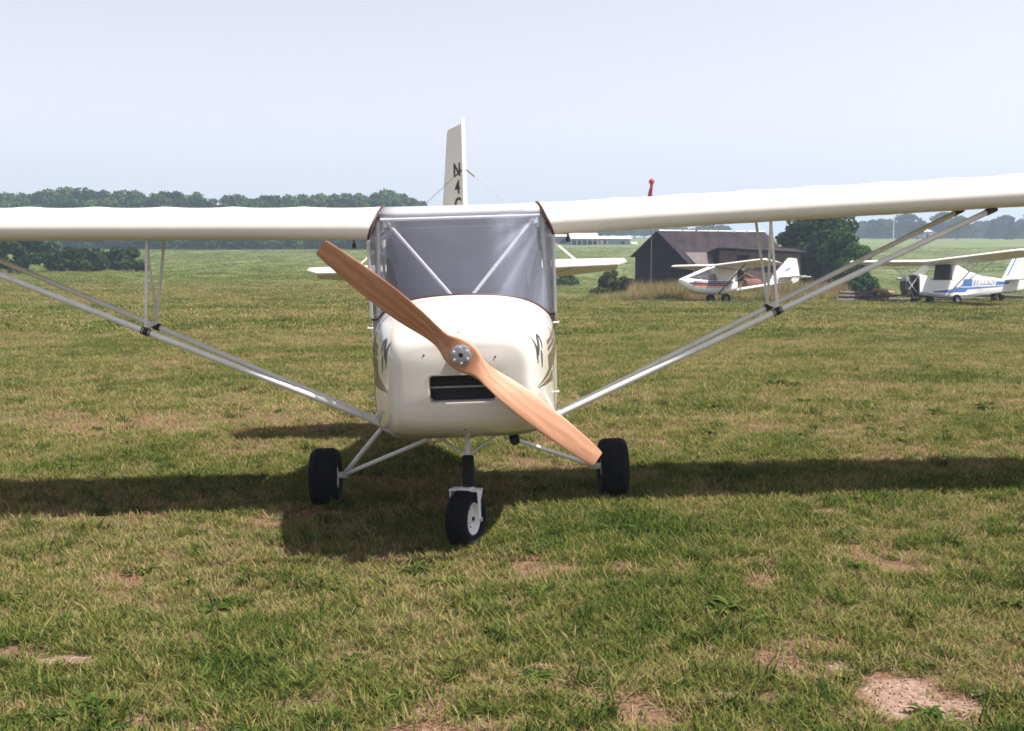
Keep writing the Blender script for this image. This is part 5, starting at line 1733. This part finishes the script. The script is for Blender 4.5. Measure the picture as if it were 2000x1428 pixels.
scatter(2.9, 10.5, lambda y: 1500 if y < 6.2 else 1050, 0, 0, 0, 9, lambda y: 1.0 if y < 7 else 1.1)
# darker broad-bladed clumps standing a little higher
for k in range(300):
    yy = 3.5 + 12 * rg.random() ** 1.3; x = rg.uniform(-.5, .5) * yy * 1.0 + .04 * yy
    if bare(x, yy) > .5: continue
    for j in range(rg.integers(3, 8)):
        a_, b_ = x + rg.normal() * .05, yy + rg.normal() * .05
        P.append((a_, b_, ground_z(a_, b_))); RO.append((rg.normal() * .3, rg.normal() * .3, rg.uniform(0, 6.283)))
        s_ = rg.uniform(.75, 1.25); SC.append((s_ * 1.2, s_ * 1.2, s_)); KI.append(rg.integers(9, 12)); TO.append(rg.uniform(.02, .28))
instance_group('grass', 'grass_source', near_src, P, RO, SC, KI, TO, 'short patchy mown grass with dry blades around the aircraft')
print('near tufts', len(P))
P, RO, SC, KI, TO = [], [], [], [], []
mid_src = [tuft('tuft', 22, .065, .0085, .10, 1.0, 200 + i, 1) for i in range(6)]
scatter(10.5, 24, lambda y: 230, 0, 0, 0, 6, lambda y: 1.0)
instance_group('grass_beyond', 'grass_mid_source', mid_src, P, RO, SC, KI, TO, 'mown airfield grass behind the aircraft')
print('mid tufts', len(P))
P, RO, SC, KI, TO = [], [], [], [], []
far_src = [tuft('tuft', 40, .07, .02, .30, 1.0, 220 + i, 1) for i in range(5)]
scatter(24, 50, lambda y: 38, 0, 0, 0, 5, lambda y: 1.0)
scatter(50, 230, lambda y: 9 * (50 / y) ** 1.9, 0, 0, 0, 5, lambda y: 1.3 * (y / 50) ** .8)
instance_group('grass_far', 'grass_far_source', far_src, P, RO, SC, KI, TO, 'mown airfield grass before the barn')
print('far tufts', len(P))
# tall dry grass along the barn
P, RO, SC, KI, TO = [], [], [], [], []
dry_src = [tuft('tuft', 40, .75, .022, .28, .45, 240 + i, 2) for i in range(4)]
def dry(px0, px1, d0, d1, n_, hs, t0, t1):
    for k in range(n_):
        d = rg.uniform(d0, d1); x = at_px(rg.uniform(px0, px1), d)
        P.append((x, d, ground_z(x, d) - .05)); RO.append((rg.normal() * .1, rg.normal() * .1, rg.uniform(0, 6.28)))
        s_ = hs * rg.uniform(.6, 1.25) * (1 + .35 * noise.noise(Vector((x * .6, d * .6, 0)))); SC.append((1, 1, s_)); KI.append(rg.integers(0, 4)); TO.append(min(.97, max(.05, rg.uniform(t0, t1) + .22 * noise.noise(Vector((x * .8, d * .8, 3))))))
dry(1235, 1660, 56, 72, 1500, 1.45, .55, 1.0)
dry(1240, 1420, 52, 57, 260, 1.0, .5, .95)
dry(1140, 1240, 60, 68, 180, .8, .35, .9)
dry(1420, 1700, 52.5, 57, 260, .75, .3, .95)
dry(1640, 2060, 50, 60, 420, .6, .2, .7)
dry(1090, 1240, 52, 62, 120, .5, .25, .7)
instance_group('tall_dry_grass', 'dry_grass_source', dry_src, P, RO, SC, KI, TO, 'tall tan dry grass and weeds along the foot of the barn')

# broad-leaved weeds and crumbs of soil
def rosette(seed, n_, L_, w_):
    rg_ = random.Random(seed)
    V, F, A = [], [], []
    for i in range(n_):
        a_ = rg_.uniform(0, 6.283); l_ = L_ * rg_.uniform(.55, 1.15); up_ = rg_.uniform(.35, 1.0)
        d_ = Vector((math.cos(a_), math.sin(a_), 0)); s_ = Vector((-d_.y, d_.x, 0))
        b = len(V); bl = rg_.random()
        for k, (t, ww) in enumerate(((0, .25), (.3, .8), (.6, 1.0), (.85, .65), (1.0, .05))):
            c = d_ * l_ * (t - .12 * t * t) + Vector((0, 0, l_ * up_ * (t * .9 - .75 * t * t) + .004))
            fold = Vector((0, 0, .12 * w_ * ww))
            V += [c - s_ * w_ * ww * .5 + fold, c, c + s_ * w_ * ww * .5 + fold]; A += [bl] * 3
            if k:
                q = b + 3 * k
                F += [(q - 3, q - 2, q + 1, q), (q - 2, q - 1, q + 2, q + 1)]
    me = bpy.data.meshes.new('rosette'); me.from_pydata([tuple(v) for v in V], [], F)
    at = me.attributes.new('bl', 'FLOAT', 'POINT'); at.data.foreach_set('value', np.array(A, dtype=np.float32))
    me.materials.append(M['grass'])
    return me
ros = [rosette(300 + i, 14 + i, .085 + .012 * (i % 3), .017 + .003 * (i % 2)) for i in range(5)]
P, RO, SC, KI, TO = [], [], [], [], []
spots = [(-1.41, 4.06, 1.3), (-1.52, 3.98, 1.1), (-1.33, 4.10, 1.0), (-1.2, 5.24, 1.2), (-1.1, 5.28, 1.0), (-.43, 4.40, 1.1), (-.22, 5.73, 1.1), (-.01, 5.56, 1.1), (3.8, 13.4, 2.0), (3.9, 13.3, 1.6), (3.6, 11.7, 1.6), (2.6, 11.4, 1.8), (1.18, 4.96, 1.1), (1.3, 4.8, 1.0), (-1.75, 5.9, 1.0),
         (4.6, 10.6, 1.6), (5.2, 10.9, 1.5), (2.9, 9.6, 1.5), (3.7, 9.2, 1.3), (2.2, 9.8, 1.4), (4.9, 9.3, 1.2), (.2, 4.75, 1.0), (.9, 6.5, 1.1), (-2.2, 5.2, 1.0), (-3.1, 8.9, 1.3)]
for k in range(70):
    yy = 3.7 + 9 * rg.random() ** 1.2; spots.append((rg.uniform(-.5, .55) * yy, yy, rg.uniform(.55, 1.0)))
for (x, yy, s_) in spots:
    for j in range(2):
        xx, y2 = x + rg.normal() * .03, yy + rg.normal() * .03
        P.append((xx, y2, ground_z(xx, y2) + .004)); RO.append((rg.normal() * .1, rg.normal() * .1, rg.uniform(0, 6.28)))
        q = s_ * rg.uniform(.8, 1.15); SC.append((q, q, q)); KI.append(rg.integers(0, 5)); TO.append(rg.uniform(.0, .20))
instance_group('weeds', 'weed_source', ros, P, RO, SC, KI, TO, 'dark green broad-leaved weeds scattered through the turf')
M['clod'] = mat('soil_crumbs', (0.26, 0.175, 0.135), 0.95, var=0.4, vscale=30, spec=.1)
cl_src = []
for i in range(3):
    bm = bmesh.new(); bmesh.ops.create_icosphere(bm, subdivisions=1, radius=1.0)
    rr_ = random.Random(i)
    for v in bm.verts: v.co *= rr_.uniform(.65, 1.2)
    me = bpy.data.meshes.new('crumb'); bm.to_mesh(me); bm.free(); me.materials.append(M['clod']); cl_src.append(me)
P, RO, SC, KI, TO = [], [], [], [], []
tries = 0
while len(P) < 2600 and tries < 60000:
    tries += 1
    yy = 3.6 + 4.0 * rg.random(); x = rg.uniform(-.5, .55) * yy
    b_ = bare(x, yy)
    if b_ < .3 or rg.random() > b_: continue
    s_ = .0022 + .0065 * rg.random() ** 3
    P.append((x, yy, ground_z(x, yy) + s_ * .3)); RO.append((rg.uniform(0, 6), rg.uniform(0, 6), rg.uniform(0, 6))); SC.append((s_, s_, s_ * .7)); KI.append(rg.integers(0, 3)); TO.append(.5)
instance_group('soil_crumbs', 'soil_crumb_source', cl_src, P, RO, SC, KI, TO, 'small crumbs of dry soil on the worn patches')

# ------------------------------------------------------------------ haze
hz = MB().box((300, 1100, 26), (3600, 3700, 60)).build('haze', None)
tag(hz, 'thin summer haze over the fields', None, None, 'stuff')
m = bpy.data.materials.new('haze_air'); m.use_nodes = True
nt = m.node_tree
for nd in list(nt.nodes):
    if nd.type != 'OUTPUT_MATERIAL': nt.nodes.remove(nd)
pv = nt.nodes.new('ShaderNodeVolumePrincipled')
pv.inputs['Color'].default_value = (0.63, 0.80, 1.0, 1)
pv.inputs['Density'].default_value = 0.0008
pv.inputs['Anisotropy'].default_value = 0.2
nt.links.new(pv.outputs[0], [n_ for n_ in nt.nodes if n_.type == 'OUTPUT_MATERIAL'][0].inputs['Volume'])
hz.data.materials.append(m)
